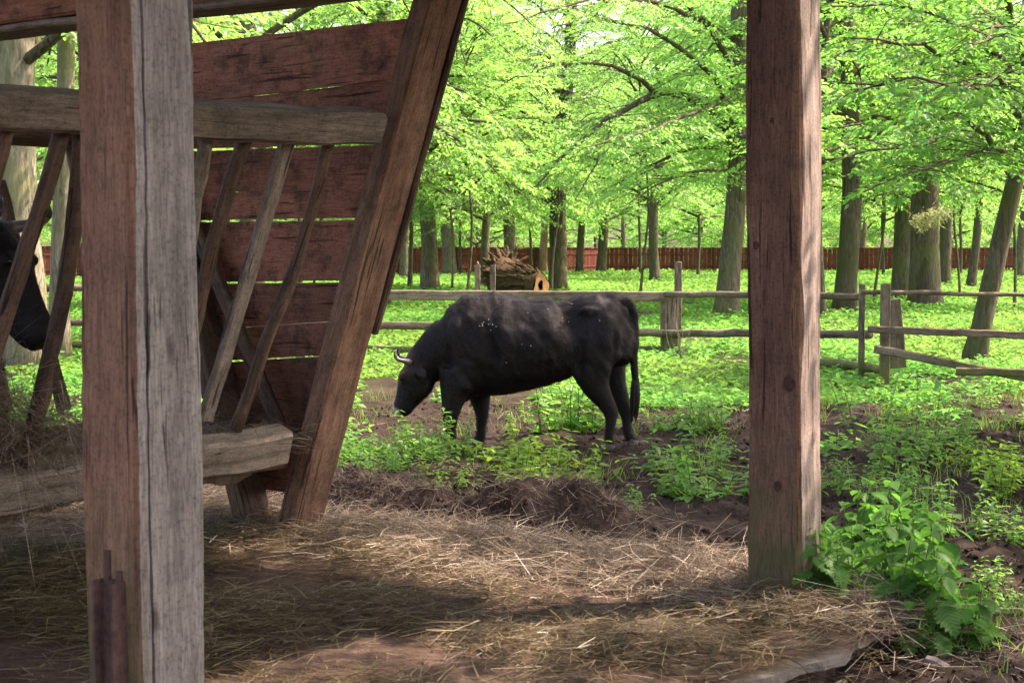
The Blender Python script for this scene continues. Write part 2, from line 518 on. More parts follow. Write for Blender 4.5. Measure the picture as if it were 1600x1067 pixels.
def slab_coord(x, y):
    dx = x - SC0[0]; dy = y - SC0[1]
    return dx * A[0] + dy * A[1], -(dx * W[0] + dy * W[1])


def slab_dist(x, y):                                   # >0 inside the slab
    a, t = slab_coord(x, y)
    return np.minimum(np.minimum(a - SLAB_A0, SLAB_A1 - a), np.minimum(t - SLAB_T0, SLAB_T1 - t))


def hgt(x, y):
    x = np.asarray(x, float); y = np.asarray(y, float)
    r = np.hypot(x, y)
    near = np.clip((34 - r) / 14, 0, 1)
    h = 0.10 * (fbm(x * 0.25, y * 0.25, 3, 3) - 0.44)
    h = h + near * (0.15 * (fbm(x * 1.5, y * 1.5, 11, 4) - 0.46) + 0.15 * np.clip(fbm(x * 4.2, y * 4.2, 21, 4) - 0.46, -.08, .3) + 0.06 * (fbm(x * 12.0, y * 12.0, 23, 2) - 0.38))
    far = np.clip((r - 150) / 200, 0, 1)
    h = h + far * 4.0
    s = slab_dist(x, y)
    k = np.clip((s + 0.5) / 0.6, 0, 1)
    return h * (1 - k) - 0.005 * k


def build_ground():
    r = np.concatenate([[0.0], np.geomspace(0.6, 5.0, 24), np.linspace(5.0, 19.0, 340)[1:], np.geomspace(19.0, 900, 110)[1:]])
    front = np.linspace(-28, 28, 300)
    rest = np.linspace(30, 330, 60)[1:-1]
    th = np.radians(np.concatenate([front, rest]))
    R, T = np.meshgrid(r, th, indexing='ij')
    X = R * np.sin(T); Y = R * np.cos(T)
    V = np.stack([X, Y, hgt(X, Y)], -1).reshape(-1, 3)
    nr, ntt = R.shape
    i, j = np.meshgrid(np.arange(nr - 1), np.arange(ntt), indexing='ij')
    k = (j + 1) % ntt
    F = np.stack([i * ntt + j, (i + 1) * ntt + j, (i + 1) * ntt + k, i * ntt + k], -1).reshape(-1, 4)
    F = F[:, ::-1]
    me = mesh_np("ground", V, F, smooth=True)
    o = link("ground", me, M['soil'])
    tag(o, kind="structure")


build_ground()


def build_slab():
    na, ntn = 190, 140
    aa = np.linspace(SLAB_A0, SLAB_A1, na); tt = np.linspace(SLAB_T0, SLAB_T1, ntn)
    AA, TT = np.meshgrid(aa, tt, indexing='ij')
    edge = 0.22 * (fbm(AA * 1.6, AA * 0 + 3.3, 5, 5) - 0.45)
    TT2 = TT + edge * np.clip(1 - TT / 0.6, 0, 1)
    # broken-out notch in the edge beside the far corner
    notch = np.clip(1 - np.abs(AA + 0.95) / 0.16, 0, 1) * 0.0
    TT2 = TT2 + notch
    P = SC0[None, None, :] + A * AA[..., None] - W * TT2[..., None]
    lit = np.clip((np.minimum(TT, SLAB_A1 - AA) - 0.10) / 0.25, 0, 1)
    H = SLAB_Z + lit * (0.05 * (fbm(P[..., 0] * 3, P[..., 1] * 3, 31, 4) - 0.30))
    V = np.stack([P[..., 0], P[..., 1], H], -1)
    rnd = np.clip(1 - (TT - 0.02) / 0.07, 0, 1) * np.clip((SLAB_A1 - 0.75 - AA) / 0.2, 0, 1) * np.clip((AA + 1.2) / .3, 0, 1)
    i, j = np.meshgrid(np.arange(na - 1), np.arange(ntn - 1), indexing='ij')
    F = np.stack([i * ntn + j, i * ntn + j + 1, (i + 1) * ntn + j + 1, (i + 1) * ntn + j], -1).reshape(-1, 4)
    top = V.reshape(-1, 3)
    per = [a * ntn for a in range(na)] + [(na - 1) * ntn + t for t in range(1, ntn)] + \
          [a * ntn + ntn - 1 for a in range(na - 2, -1, -1)] + [t for t in range(ntn - 2, 0, -1)]
    rg = np.random.default_rng(4)
    rim1 = top[per] - np.array([0, 0, 0.05]); rim1 += (rg.random(rim1.shape) - .5) * 0.012
    rim1[:, 2] += 0.012
    cen = top[per].mean(0)
    inw = cen - top[per]; inw[:, 2] = 0
    aa_, tt_ = slab_coord(top[per][:, 0], top[per][:, 1])
    inw = np.where((tt_ < 0.2)[:, None], -W[None], np.where((aa_ > SLAB_A1 - .2)[:, None], -A[None], inw / (np.linalg.norm(inw, axis=1)[:, None])))
    rim2 = rim1 + inw * (0.07 + 0.08 * rg.random((len(per), 1))); rim2[:, 2] -= 0.02
    rim3 = rim2.copy(); rim3[:, 2] = -0.3
    n0 = len(top); n1 = n0 + len(per); k = len(per); n2 = n1 + k
    SF = []
    for q in range(k):
        p = (q + 1) % k
        SF.append((per[q], per[p], n0 + p, n0 + q)); SF.append((n0 + q, n0 + p, n1 + p, n1 + q)); SF.append((n1 + q, n1 + p, n2 + p, n2 + q))
    VV = np.concatenate([top, rim1, rim2, rim3])
    rr = np.concatenate([rnd.ravel(), np.ones(k) * 0.8, np.zeros(2 * k)])
    me = mesh_np("concrete_floor", VV, [F, np.array(SF)], rnd=rr, smooth=False)
    o = link("concrete_floor", me, M['slab'])
    tag(o, "concrete shelter floor under trampled hay, with a chipped open edge", None, kind="structure")


build_slab()


# ------------------------------------------------------------------ planks and poles
def plank(name, p0, p1, wid, thk, up, mat, parent, ploc, rng, seg=8, wob=0.006, bev=0.012, taper=0.0):
    """timber from p0 to p1; wid along 'up', thk across; local X along its length"""
    p0 = np.asarray(p0, float); p1 = np.asarray(p1, float)
    x = p1 - p0; L = np.linalg.norm(x); x /= L
    up = np.asarray(up, float); z = up - x * np.dot(up, x); z /= np.linalg.norm(z)
    y = np.cross(z, x)
    hy, hz = thk / 2, wid / 2
    b = min(bev, hy * 0.6, hz * 0.6)
    sec = np.array([(-hy + b, -hz), (hy - b, -hz), (hy, -hz + b), (hy, hz - b), (hy - b, hz), (-hy + b, hz), (-hy, hz - b), (-hy, -hz + b)])
    v = []
    for i in range(seg + 1):
        s = i / seg
        o = (rng.random(2) - .5) * 2 * wob
        k = 1 - taper * s
        q = sec * k * (1 + (rng.random((8, 1)) - .5) * wob * 4) + o
        e = (rng.random(8) - .5) * 0.02 if i in (0, seg) else np.zeros(8)
        v.append(np.stack([np.full(8, (s - .5) * L) + e, q[:, 0], q[:, 1]], 1))
    v = np.concatenate(v)
    f = []
    for i in range(seg):
        for j in range(8):
            k = (j + 1) % 8
            f.append((i * 8 + j, i * 8 + k, (i + 1) * 8 + k, (i + 1) * 8 + j))
    f.append(tuple(range(8))[::-1]); f.append(tuple(seg * 8 + j for j in range(8)))
    me = bpy.data.meshes.new(name)
    me.from_pydata(v.tolist(), [], f); me.update()
    Rm = Matrix((x, y, z)).transposed()
    mid = (p0 + p1) / 2
    o = link(name, me, mat, parent, loc=mid - np.asarray(ploc), rot=Rm.to_euler())
    return o


def pole(name, pts, r0, r1, mat, parent, ploc, rng, seg=12, segs=8, wob=0.012, lump=0.25):
    P = smooth_path(pts, seg)
    P[1:-1] += (rng.random((seg - 2, 3)) - .5) * wob
    x = P[-1] - P[0]; L = np.linalg.norm(x); x /= L
    z = np.array([0, 0, 1.0]) if abs(x[2]) < .95 else np.array([0, 1.0, 0])
    z = z - x * np.dot(z, x); z /= np.linalg.norm(z)
    y = np.cross(z, x)
    R = np.stack([x, y, z])
    loc = (P[0] + P[-1]) / 2
    Pl = (P - loc) @ R.T
    v, f = tube(Pl, np.linspace(r0, r1, seg), segs, True, lump, rng)
    mb = MB(); mb.add(v, f)
    me = mb.mesh(name, smooth=True)
    return link(name, me, mat, parent, loc=loc - np.asarray(ploc), rot=Matrix(R.tolist()).transposed().to_euler())


# ------------------------------------------------------------------ shelter: posts, tie beam, roof
def build_post(name, base, top_z, half, wane, crack, mat, parent, ploc, lean, seed, rotz=0.0):
    """square post, grain along local X = up; corners (-A,+W) faces the viewer"""
    rg = np.random.default_rng(seed)
    H = top_z - base[2]
    nrow = 60
    v = []
    for i in range(nrow):
        s = i / (nrow - 1); h = s * H
        c = wane[0] + wane[1] * max(0, (fbm(np.array([h * 1.1]), np.array([seed * 1.0]), 3, 3)[0] - 0.36)) * 4
        c = min(c, half * 1.1)
        hh = half + 0.004 * math.sin(h * 3 + seed)
        # coordinates (u along A, w along W); viewer corner is (-h, +h)
        cr = crack if crack else 0.0
        d = 0.0
        if crack: d = 0.004 + crack * (0.4 + 0.6 * vnoise(np.array([h * 1.3]), np.array([2.0]), 9)[0])
        x0 = 0.022 + 0.05 * float(fbm(np.array([h * 0.8]), np.array([7.7]), 13, 4)[0] - .3)
        pts = [(-hh, -hh), (-hh, hh - c), (-hh + c * 0.55, hh - c * 0.3), (-hh + c, hh),
               (-hh + c + x0, hh), (-hh + c + x0 + 0.004, hh - d * 3), (-hh + c + x0 + 0.009, hh),
               (hh - 0.012, hh), (hh, hh - 0.012), (hh, -hh)]
        for (u, w_) in pts:
            j = (rg.random() - .5) * 0.003
            p = A * (u + j) + W * (w_ + j)
            v.append((h - H / 2, p[0] + lean[0] * h, p[1] + lean[1] * h))
    k = 10
    f = []
    for i in range(nrow - 1):
        for j in range(k):
            q = (j + 1) % k
            f.append((i * k + j, i * k + q, (i + 1) * k + q, (i + 1) * k + j))
    f.append(tuple(range(k))[::-1]); f.append(tuple((nrow - 1) * k + j for j in range(k)))
    me = bpy.data.meshes.new(name)
    me.from_pydata(v, [], f); me.update()
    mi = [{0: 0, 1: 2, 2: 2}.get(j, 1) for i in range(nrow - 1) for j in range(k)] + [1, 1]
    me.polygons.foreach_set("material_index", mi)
    # local X -> world Z, local Y -> world X, local Z -> world Y
    R = Matrix(((0, 1, 0), (0, 0, 1), (1, 0, 0)))
    o = link(name, me, mat, parent, loc=np.array([base[0], base[1], base[2] + H / 2]) - ploc,
             rot=(Matrix.Rotation(rotz, 3, 'Z') @ R).to_euler())
    return o


def build_shelter():
    rg = np.random.default_rng(3)
    base = np.array([-1.12, 4.87, SLAB_Z])
    root = empty("shelter", base, "open timber shelter with two heavy posts framing the view, in shade", "shelter")
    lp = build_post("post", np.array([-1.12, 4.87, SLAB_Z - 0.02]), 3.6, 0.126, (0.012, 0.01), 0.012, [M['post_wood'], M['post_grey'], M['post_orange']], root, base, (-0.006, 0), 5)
    lp["label"] = "near grey-brown post with a long crack beside its corner"
    rb = ground(1225, 943, SLAB_Z)
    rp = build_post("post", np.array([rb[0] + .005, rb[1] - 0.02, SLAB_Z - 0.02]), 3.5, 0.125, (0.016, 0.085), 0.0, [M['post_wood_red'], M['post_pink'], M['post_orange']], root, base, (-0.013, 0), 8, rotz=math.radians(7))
    rp["label"] = "reddish post with a wavy waned edge, partly sunlit"
    r7 = math.radians(7); Ar = np.array([A[0] * math.cos(r7) - A[1] * math.sin(r7), A[0] * math.sin(r7) + A[1] * math.cos(r7), 0])
    Wr = np.array([Ar[1], -Ar[0], 0])
    pb = np.array([rb[0] + .005, rb[1] - .02, 0])
    for dw, z_, rr, rh in ((.075, 1.14, .027, .036), (.02, .68, .018, .026), (-.08, 1.75, .016, .02), (.0, 2.3, .014, .018)):
        cc = pb - Ar * (.125 + .004) + Wr * dw + Z3 * z_ + np.array([-.013 * z_, 0, 0])
        v = [cc - Ar * .004 - base] + [cc + Wr * rr * math.cos(t) * (1 + .12 * math.sin(3 * t + z_)) + Z3 * rh * math.sin(t) - base for t in np.linspace(0, 2 * math.pi, 14, endpoint=False)]
        mb = MB(); mb.add(v, [(0, 1 + i, 1 + (i + 1) % 14) for i in range(14)])
        link("knot", mb.mesh("knot", True), M['knot'], root)
    # rusty steel anchor strapped to the near post
    c = base - A * 0.126
    mb = MB()

    def box(o, du, dw, dz, hu, hw, hz):
        v = []
        for sz in (-1, 1):
            for su, sw in ((-1, -1), (1, -1), (1, 1), (-1, 1)):
                p = o + A * (du + su * hu) + W * (dw + sw * hw)
                v.append((p[0], p[1], o[2] + dz + sz * hz))
        mb.add(v, [(0, 3, 2, 1), (4, 5, 6, 7), (0, 1, 5, 4), (1, 2, 6, 5), (2, 3, 7, 6), (3, 0, 4, 7)])
    o = np.array([c[0], c[1], 0.0])
    box(o, -0.011, 0.016, 0.34, 0.010, 0.050, 0.40)
    box(o, -0.036, -0.030, 0.34, 0.016, 0.005, 0.398)
    box(o, -0.036, 0.062, 0.34, 0.016, 0.005, 0.396)
    v = np.concatenate(mb.v) - base; mb.v = [v]
    an = link("anchor_bracket", mb.mesh("anchor_bracket"), M['rust'], root)
    an["label"] = "rusty steel anchor channel at the post foot"
    for dw, dz, h in ((-0.012, 0.74, 0.085), (0.045, 0.735, 0.035)):
        q = o - A * 0.012 + W * dw
        v, f = tube([(q[0], q[1], dz - 0.02), (q[0], q[1], dz + h)], [0.012, 0.01], 8)
        mb = MB(); mb.add(v - base, f)
        link("bolt", mb.mesh("bolt"), M['rust'], root)
    # tie beam overhead and the pale board under it
    p0 = atd(0, 57, 7.0); p1 = atd(540, 0, 7.0 * 337 / 394)
    d = (p1 - p0); d[2] = 0; d /= np.linalg.norm(d)
    s0 = p0 - d * 1.6; s1 = p1 + d * 1.0
    s0[2] = s1[2] = p0[2]
    plank("tie_beam", s0 + Z3 * 0.19, s1 + Z3 * 0.19, 0.30, 0.16, Z3, M['red_board'], root, base, rg, 14)
    plank("batten", s0 + Z3 * 0.018 + A * .01, s1 + Z3 * 0.018 + A * .01, 0.03, 0.19, Z3, M['grey_wood'], root, base, rg, 14)
    # shed roof of boards on rafters
    def rz(t): return 3.28 + (t + 0.35) * 0.19
    nb = 30
    a0, a1, t0, t1 = -6.2, 1.25, -0.35, 5.9
    for i in range(nb):
        t = t0 + (t1 - t0) * (i + .5) / nb
        plank("roof_board", slab_pt(a0, t, rz(t) + 0.09), slab_pt(a1 if t > .28 else -0.75, t, rz(t) + 0.09), (t1 - t0) / nb + 0.02, 0.03, -W, M['brown_wood'], root, base, rg, 3, 0.002)
    for a in np.linspace(a0 + .3, a1 - .3, 7):
        plank("rafter", slab_pt(a, t0 + .02 if a < -.75 else .3, rz(t0) if a < -.75 else rz(.3)), slab_pt(a, t1 - .02, rz(t1)), 0.14, 0.09, Z3, M['brown_wood'], root, base, rg, 4)
    plank("eave_beam", slab_pt(a0 + .1, 0.85, rz(.85) - .12), slab_pt(a1 - .1, 0.85, rz(.85) - .12), 0.1, 0.16, Z3, M['brown_wood'], root, base, rg, 8)


build_shelter()

# ------------------------------------------------------------------ hay feeder
R0 = ground(457, 834, SLAB_Z)
LTOP = onplane(676, 0, R0, A)
LD = (LTOP - R0) / (LTOP - R0)[2]              # per metre of height
LD2 = np.array([0, 0, 1.0]) - (LD - Z3)        # the mirrored leg direction
K = np.dot(LD, W)
N_NEAR = np.cross(LD, A)
R1 = R0 - W * 0.36
N_FAR = np.cross(LD2, A)


def near(px, py, off=0.0): return onplane(px, py, R0, N_NEAR) + A * 0


def far(px, py): return onplane(px, py, R1, N_FAR)


def build_feeder():
    rg = np.random.default_rng(11)
    base = R0.copy()
    root = empty("hay_feeder", base, "tall V-shaped wooden hay feeder with red plank end wall", "hay feeder")
    nperp = np.cross(A, LD); nperp /= np.linalg.norm(nperp)
    if nperp[0] < 0: nperp = -nperp
    # end-frame legs
    l1 = plank("leg", R0 - LD * 0.15 + A * .03, R0 + LD * 3.15 + A * .03, 0.24, 0.13, A, M['brown_wood'], root, base, rg, 14, 0.004)
    l1["label"] = "broad slanting leg beside the end wall"
    plank("leg", R1 - LD2 * 0.15 + A * .03, R1 + LD2 * 3.1 + A * .03, 0.20, 0.13, A, M['dark_wood'], root, base, rg, 14, 0.004)
    # outer strip on the back edge of the leg
    plank("edge_strip", R0 + LD * 1.15 + A * .175 + W * 0.045, R0 + LD * 3.0 + A * .175 + W * 0.045, 0.04, 0.07, A, M['dark_wood'], root, base, rg, 10, 0.006)
    # boards of the end wall: bottom and top edge each given by two measured points
    E = [((300, 62), (640, 22)), ((300, 155), (620, 118)), ((300, 232), (590, 222)), ((310, 300), (570, 293)), ((310, 345), (560, 341)),
         ((350, 442), (535, 440)), ((390, 510), (515, 502)), ((400, 562), (505, 556))]

    def sz(q):
        p = onplane(q[0], q[1], R0, A); return np.dot(p - R0, W), p[2]
    L = []
    for q0, q1 in E:
        (s0, z0), (s1, z1) = sz(q0), sz(q1)
        m = (z1 - z0) / (s1 - s0)
        L.append((z0 - m * s0, m))
    L.append((0.70, 0.0)); L.append((0.33, 0.02))
    gaps = [0, .006, .014, .002, .014, .011, .006, .010, .004, 0.0]
    for i in range(len(L) - 1):
        ct, mt = L[i]; cb, mb_ = L[i + 1]
        ct -= gaps[i] / 2; cb += gaps[i + 1] / 2

        def corner(c, m, right):
            s = 0.0
            for _ in range(6):
                z = c + m * s
                s = (K * (z - SLAB_Z) + 0.03) if right else (-0.36 - K * (z - SLAB_Z) - 0.03)
            return s, c + m * s
        tl = corner(ct, mt, False); tr = corner(ct, mt, True); bl = corner(cb, mb_, False); br = corner(cb, mb_, True)
        off = 0.125 + (rg.random() - .5) * 0.012
        th = 0.032
        n = 14
        v = []
        for k_, (qa, qb) in enumerate(((bl, br), (tl, tr))):
            for side in (0, 1):
                for j in range(n + 1):
                    u = j / n
                    s = qa[0] + (qb[0] - qa[0]) * u; z = qa[1] + (qb[1] - qa[1]) * u + (rg.random() - .5) * 0.004
                    p = R0 + W * s + A * (off + side * th + 0.006 * math.sin(u * 3 + i))
                    v.append((np.dot(p - R0, W), np.dot(p - R0, A), z - R0[2]))
        m1 = n + 1
        b0, b1, t0, t1 = 0, m1, 2 * m1, 3 * m1
        f = []
        for j in range(n):
            f += [(b0 + j, b0 + j + 1, t0 + j + 1, t0 + j), (b1 + j, t1 + j, t1 + j + 1, b1 + j + 1),
                  (t0 + j, t0 + j + 1, t1 + j + 1, t1 + j), (b0 + j, b1 + j, b1 + j + 1, b0 + j + 1)]
        f += [(b0, t0, t1, b1), (b0 + n, b1 + n, t1 + n, t0 + n)]
        me = bpy.data.meshes.new("board"); me.from_pydata(v, [], f); me.update()
        Rm = Matrix((W, A, Z3)).transposed()
        link("board", me, M['red_board'], root, rot=Rm.to_euler())
    # rails on the near side
    def rail(q0, q1, ext, wid, thk, mat, lab=None):
        p0 = near(*q0); p1 = near(*q1)
        d = (p1 - p0) / np.linalg.norm(p1 - p0)
        o = plank("rail", p0, p1 + d * ext, wid, thk, LD, mat, root, base, rg, 18, 0.008, 0.02)
        if lab: o["label"] = lab
        return p0, p1 + d * ext
    a_, b_ = rail((585, 200), (0, 170), 1.2, 0.17, 0.15, M['grey_wood'], "upper rail of the near side")
    c_, d_ = rail((440, 694), (0, 768), 1.3, 0.20, 0.15, M['grey_wood'], "lower rail of the near side")
    # rails on the far side
    for h in (0.58, 2.3):
        p = R1 + LD2 * h
        plank("rail", p - A * 0.05, p - A * 3.4, 0.17, 0.13, LD2, M['dark_wood'], root, base, rg, 14, 0.008)
    # rack bars, near side
    bars = [([(332, 205), (318, 290), (298, 420), (262, 655)], .030, .030, 'grey_wood'),
            ([(394, 215), (376, 262), (345, 360), (330, 450), (306, 520), (282, 665)], .030, .032, 'dark_wood'),
            ([(526, 215), (503, 300), (478, 400), (435, 510), (402, 600), (376, 676)], .027, .030, 'dark_wood'),
            ([(106, 205), (82, 300), (45, 415), (6, 520), (-22, 610), (-60, 770)], .032, .036, 'dark_wood'),
            ([(20, 195), (-5, 290), (-45, 420), (-90, 620), (-120, 770)], .032, .034, 'dark_wood'),
            ([(136, 210), (127, 330), (112, 450), (86, 560), (62, 655), (48, 735)], .032, .036, 'dark_wood'),
            ([(212, 208), (190, 420), (160, 680), (150, 735)], .03, .034, 'dark_wood'),
            ([(-60, 190), (-100, 400), (-190, 800)], .03, .034, 'dark_wood')]
    for q, r0, r1, mt in bars:
        pts = [near(*p) - nperp * 0.04 for p in q]
        pole("bar", pts, r0 * 1.22, r1 * 1.22, M[mt], root, base, rg, 14, 7, 0.010)
    pts = [near(462, 212) - nperp * 0.04, near(328, 660) - nperp * 0.04]
    plank("bar", pts[0], pts[1], 0.085, 0.045, A, M['grey_wood'], root, base, rg, 10, 0.004, 0.008)
    # rack bars, far side and the diagonal brace
    fb = [([(-2, 285), (22, 380), (62, 500), (100, 640)], .036, .04), ([(108, 215), (126, 300), (150, 420), (190, 640)], .032, .036),
          ([(-80, 250), (-40, 420), (10, 640)], .034, .036)]
    for q, r0, r1 in fb:
        pole("bar", [far(*p) for p in q], r0, r1, M['dark_wood'], root, base, rg, 12, 7, 0.012)
    b0 = onplane(296, 335, R0 + A * .02, A); b1 = onplane(438, 668, R0 + A * .02, A)
    br = plank("brace", b0, b1, 0.10, 0.05, W, M['dark_wood'], root, base, rg, 8, 0.004)
    # far-end frame legs of the same rack (out of the picture)
    for P, D_ in ((R0, LD), (R1, LD2)):
        q = P - A * 3.5
        plank("leg", q - D_ * 0.15, q + D_ * 3.0, 0.2, 0.13, A, M['brown_wood'], root, base, rg, 8, 0.004)
    # floor plank of the trough
    plank("trough_floor", R0 - W * .18 + Z3 * .40 - A * .06, R0 - W * .18 + Z3 * .40 - A * 3.3, 0.42, 0.03, W, M['dark_wood'], root, base, rg, 8, 0.002)


build_feeder()


# ------------------------------------------------------------------ straw and hay strands
def strands(P, D, Ln, Wd, rng, bend=0.25, lift=0.1, seg=2):
    """ribbons; P (N,3) start, D (N,3) direction"""
    N = len(P)
    up = np.tile(Z3, (N, 1))
    side = np.cross(D, up); side /= np.linalg.norm(side, axis=1)[:, None] + 1e-6
    roll = rng.normal(0, 0.5, N)
    nrm = np.cross(side, D)
    sd = side * np.cos(roll)[:, None] + nrm * np.sin(roll)[:, None]
    b1 = rng.normal(0, bend, N); b2 = rng.normal(0, lift, N)
    V = np.zeros((N, seg + 1, 2, 3))
    for i in range(seg + 1):
        u = i / seg
        c = P + D * (Ln * u)[:, None] + side * (b1 * Ln * u * u)[:, None] + up * (b2 * Ln * math.sin(u * math.pi))[:, None]
        w = Wd * (1 - 0.5 * u)
        V[:, i, 0] = c + sd * (w / 2)[:, None]; V[:, i, 1] = c - sd * (w / 2)[:, None]
    base = (np.arange(N) * (seg + 1) * 2)[:, None]
    F = []
    for i in range(seg):
        F.append(np.concatenate([base + 2 * i, base + 2 * i + 1, base + 2 * i + 3, base + 2 * i + 2], 1))
    F = np.concatenate(F)
    rnd = np.repeat(rng.random(N), (seg + 1) * 2)
    return V.reshape(-1, 3), F, rnd


def dirs(N, rng, zl=0.12):
    th = rng.random(N) * 2 * math.pi
    d = np.stack([np.cos(th), np.sin(th), rng.normal(0, zl, N)], 1)
    return d / np.linalg.norm(d, axis=1)[:, None]


def mounds():
    """dark heaps along the far edge of the floor: (px, py, radius x, height)"""
    return [(525, 812, .5, .28), (580, 820, .5, .30), (640, 832, .45, .26), (700, 848, .45, .32), (755, 856, .5, .38), (815, 856, .5, .36), (875, 850, .5, .32), (935, 842, .4, .20)]


def mound_h(x, y):
    h = np.zeros_like(np.asarray(x, float))
    for px, py, r, hh in mounds():
        g = ground(px, py)
        d = np.hypot((x - g[0]) / r, (y - g[1] - 0.18) / (r * 0.75))
        h = np.maximum(h, hh * np.clip(1 - d ** 2, 0, 1) ** 0.8)
    return h


def build_mound():
    g = ground(755, 835)
    x = np.linspace(g[0] - 2.4, g[0] + 2.4, 400); y = np.linspace(g[1] - 0.9, g[1] + 1.5, 190)
    X, Y = np.meshgrid(x, y, indexing='ij')
    H = mound_h(X, Y)
    m = np.clip(H / 0.08, 0, 1)
    Zs = hgt(X, Y) * (1 - m) * 0 + H * (0.75 + 0.8 * (fbm(X * 3.2, Y * 3.2, 41, 3) - .3)) + m * (0.20 * (fbm(X * 4, Y * 4, 47, 4) - 0.45) + 0.10 * (fbm(X * 11, Y * 11, 48, 3) - .40) + 0.035 * (fbm(X * 34, Y * 34, 49, 2) - .36)) - 0.16 * (1 - m)
    V = np.stack([X, Y, Zs], -1).reshape(-1, 3)
    n, k = X.shape
    i, j = np.meshgrid(np.arange(n - 1), np.arange(k - 1), indexing='ij')
    F = np.stack([i * k + j, (i + 1) * k + j, (i + 1) * k + j + 1, i * k + j + 1], -1).reshape(-1, 4)
    keep = (H.reshape(-1)[F] > 0.0).any(1)
    me = mesh_np("manure_heap", V, F[keep], smooth=True)
    o = link("manure_heap", me, M['manure'])
    tag(o, "low dark heap of manure and soil along the shelter floor's far edge", "manure heap")


build_mound()


def floor_z(x, y):
    s = slab_dist(x, y)
    return np.where(s > 0, SLAB_Z + 0.02, hgt(x, y) + 0.01)


def build_straw():
    rg = np.random.default_rng(21)
    # on the floor slab, in view
    N = 170000
    a = rg.uniform(-5.0, .6, N); t = rg.uniform(-0.10, 6.6, N)
    P = SC0[None] + A * a[:, None] - W * t[:, None]
    x, y = P[:, 0], P[:, 1]
    dens = fbm(x * 1.6, y * 1.6, 61, 4)
    keep = (rg.random(N) < np.clip((dens - 0.31) * 3.2, 0.10, 1)) & (y > 3.5) & (np.abs(x) < y * 0.40 + .5)
    edge = np.clip((t - 0.0) / 0.3, 0, 1)
    keep &= rg.random(N) < (0.45 + 0.55 * edge)
    x = x[keep]; y = y[keep]; dens = dens[keep]; a = a[keep]; t = t[keep]
    n = len(x)
    pile = np.clip((dens - 0.42) * 0.5, 0, 0.12)
    z = floor_z(x, y) + rg.random(n) * (0.012 + pile)
    D = dirs(n, rg, 0.10)
    Ln = rg.uniform(0.03, 0.12, n) + 0.24 * rg.random(n) ** 3; Wd = rg.uniform(0.002, 0.0045, n) + 0.0035 * (rg.random(n) < .15)
    V, F, r = strands(np.stack([x, y, z], 1), D, Ln, Wd, rg, 0.28, 0.06)
    # greener hay to the left and under the feeder, greyer straw elsewhere
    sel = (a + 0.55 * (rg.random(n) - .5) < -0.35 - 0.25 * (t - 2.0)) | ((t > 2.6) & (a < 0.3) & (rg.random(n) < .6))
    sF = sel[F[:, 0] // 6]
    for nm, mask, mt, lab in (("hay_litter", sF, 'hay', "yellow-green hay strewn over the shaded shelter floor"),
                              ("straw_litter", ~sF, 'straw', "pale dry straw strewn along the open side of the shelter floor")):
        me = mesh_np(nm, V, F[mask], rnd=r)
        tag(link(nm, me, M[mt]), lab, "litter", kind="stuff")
    # thick straw drift along the far edge
    N = 30000
    a = rg.normal(0.28, 0.22, N); t = rg.uniform(0.0, 5.6, N)
    P = SC0[None] + A * a[:, None] - W * t[:, None]
    x, y = P[:, 0], P[:, 1]
    th_ = 0.03 + 0.20 * np.exp(-((a - .35) / .3) ** 2) * np.clip(fbm(t * 0.9, t * 0 + 5, 71, 3) * 1.6 - 0.25, 0, 1) * np.clip((3.4 - t) / .6, .15, 1)
    z = floor_z(x, y) + rg.random(N) * th_
    V, F, r = strands(np.stack([x, y, z], 1), dirs(N, rg, 0.22), rg.uniform(0.06, 0.36, N), rg.uniform(0.0018, 0.0042, N), rg, 0.3, 0.08)
    tag(link("straw_drift", mesh_np("straw_drift", V, F, rnd=r), M['straw']), "thick drift of grey straw between the far floor edge and the heap", "straw", kind="stuff")
    # sparse straw over the heap and the trampled soil around the cow
    N = 30000
    x = rg.uniform(-4, 6, N); y = rg.uniform(5.5, 17, N)
    dens = fbm(x * 1.1, y * 1.1, 81, 3)
    keep = (rg.random(N) < np.clip((dens - .42) * 3.5, 0.02, 1) * np.clip((17 - y) / 6, 0, 1)) & (slab_dist(x, y) < 0.02)
    keep |= (slab_dist(x, y) < .03) & (slab_dist(x, y) > -.75) & (x > .6) & (rg.random(N) < .75)
    x = x[keep]; y = y[keep]; n = len(x)
    mh = mound_h(x, y)
    z = np.maximum(hgt(x, y), mh * 1.02) + 0.01 + rg.random(n) * 0.03
    V, F, r = strands(np.stack([x, y, z], 1), dirs(n, rg, 0.25), rg.uniform(0.06, 0.32, n), rg.uniform(0.002, 0.0045, n), rg, 0.3, 0.1)
    tag(link("scattered_straw", mesh_np("scattered_straw", V, F, rnd=r), M['straw']), "loose straw scattered over the heap and trampled soil", "straw", kind="stuff")
    N = 15000
    g = ground(735, 840)
    x = g[0] + rg.uniform(-1.8, 1.8, N); y = g[1] + rg.uniform(-.5, .9, N)
    mh = mound_h(x, y)
    kp = (mh > .02) & (rg.random(N) < .25 + .75 * (fbm(x * 3, y * 3, 83, 2) > .40))
    x = x[kp]; y = y[kp]; n = len(x)
    z = mh[kp] * (0.75 + 0.8 * (fbm(x * 3.2, y * 3.2, 41, 3) - .3)) + 0.20 * (fbm(x * 4, y * 4, 47, 4) - 0.45) + 0.10 * (fbm(x * 11, y * 11, 48, 3) - .40) + .004 + rg.random(n) * .03
    V, F, r = strands(np.stack([x, y, z], 1), dirs(n, rg, 0.5), rg.uniform(0.03, 0.2, n), rg.uniform(0.002, 0.0045, n), rg, 0.35, 0.1)
    tag(link("heap_straw", mesh_np("heap_straw", V, F, rnd=r * .75), M['straw']), "short dirty straw matted into the dark manure heap", "straw", kind="stuff")
    # hay in the rack
    N = 36000
    aa = rg.uniform(-3.3, -0.12, N)
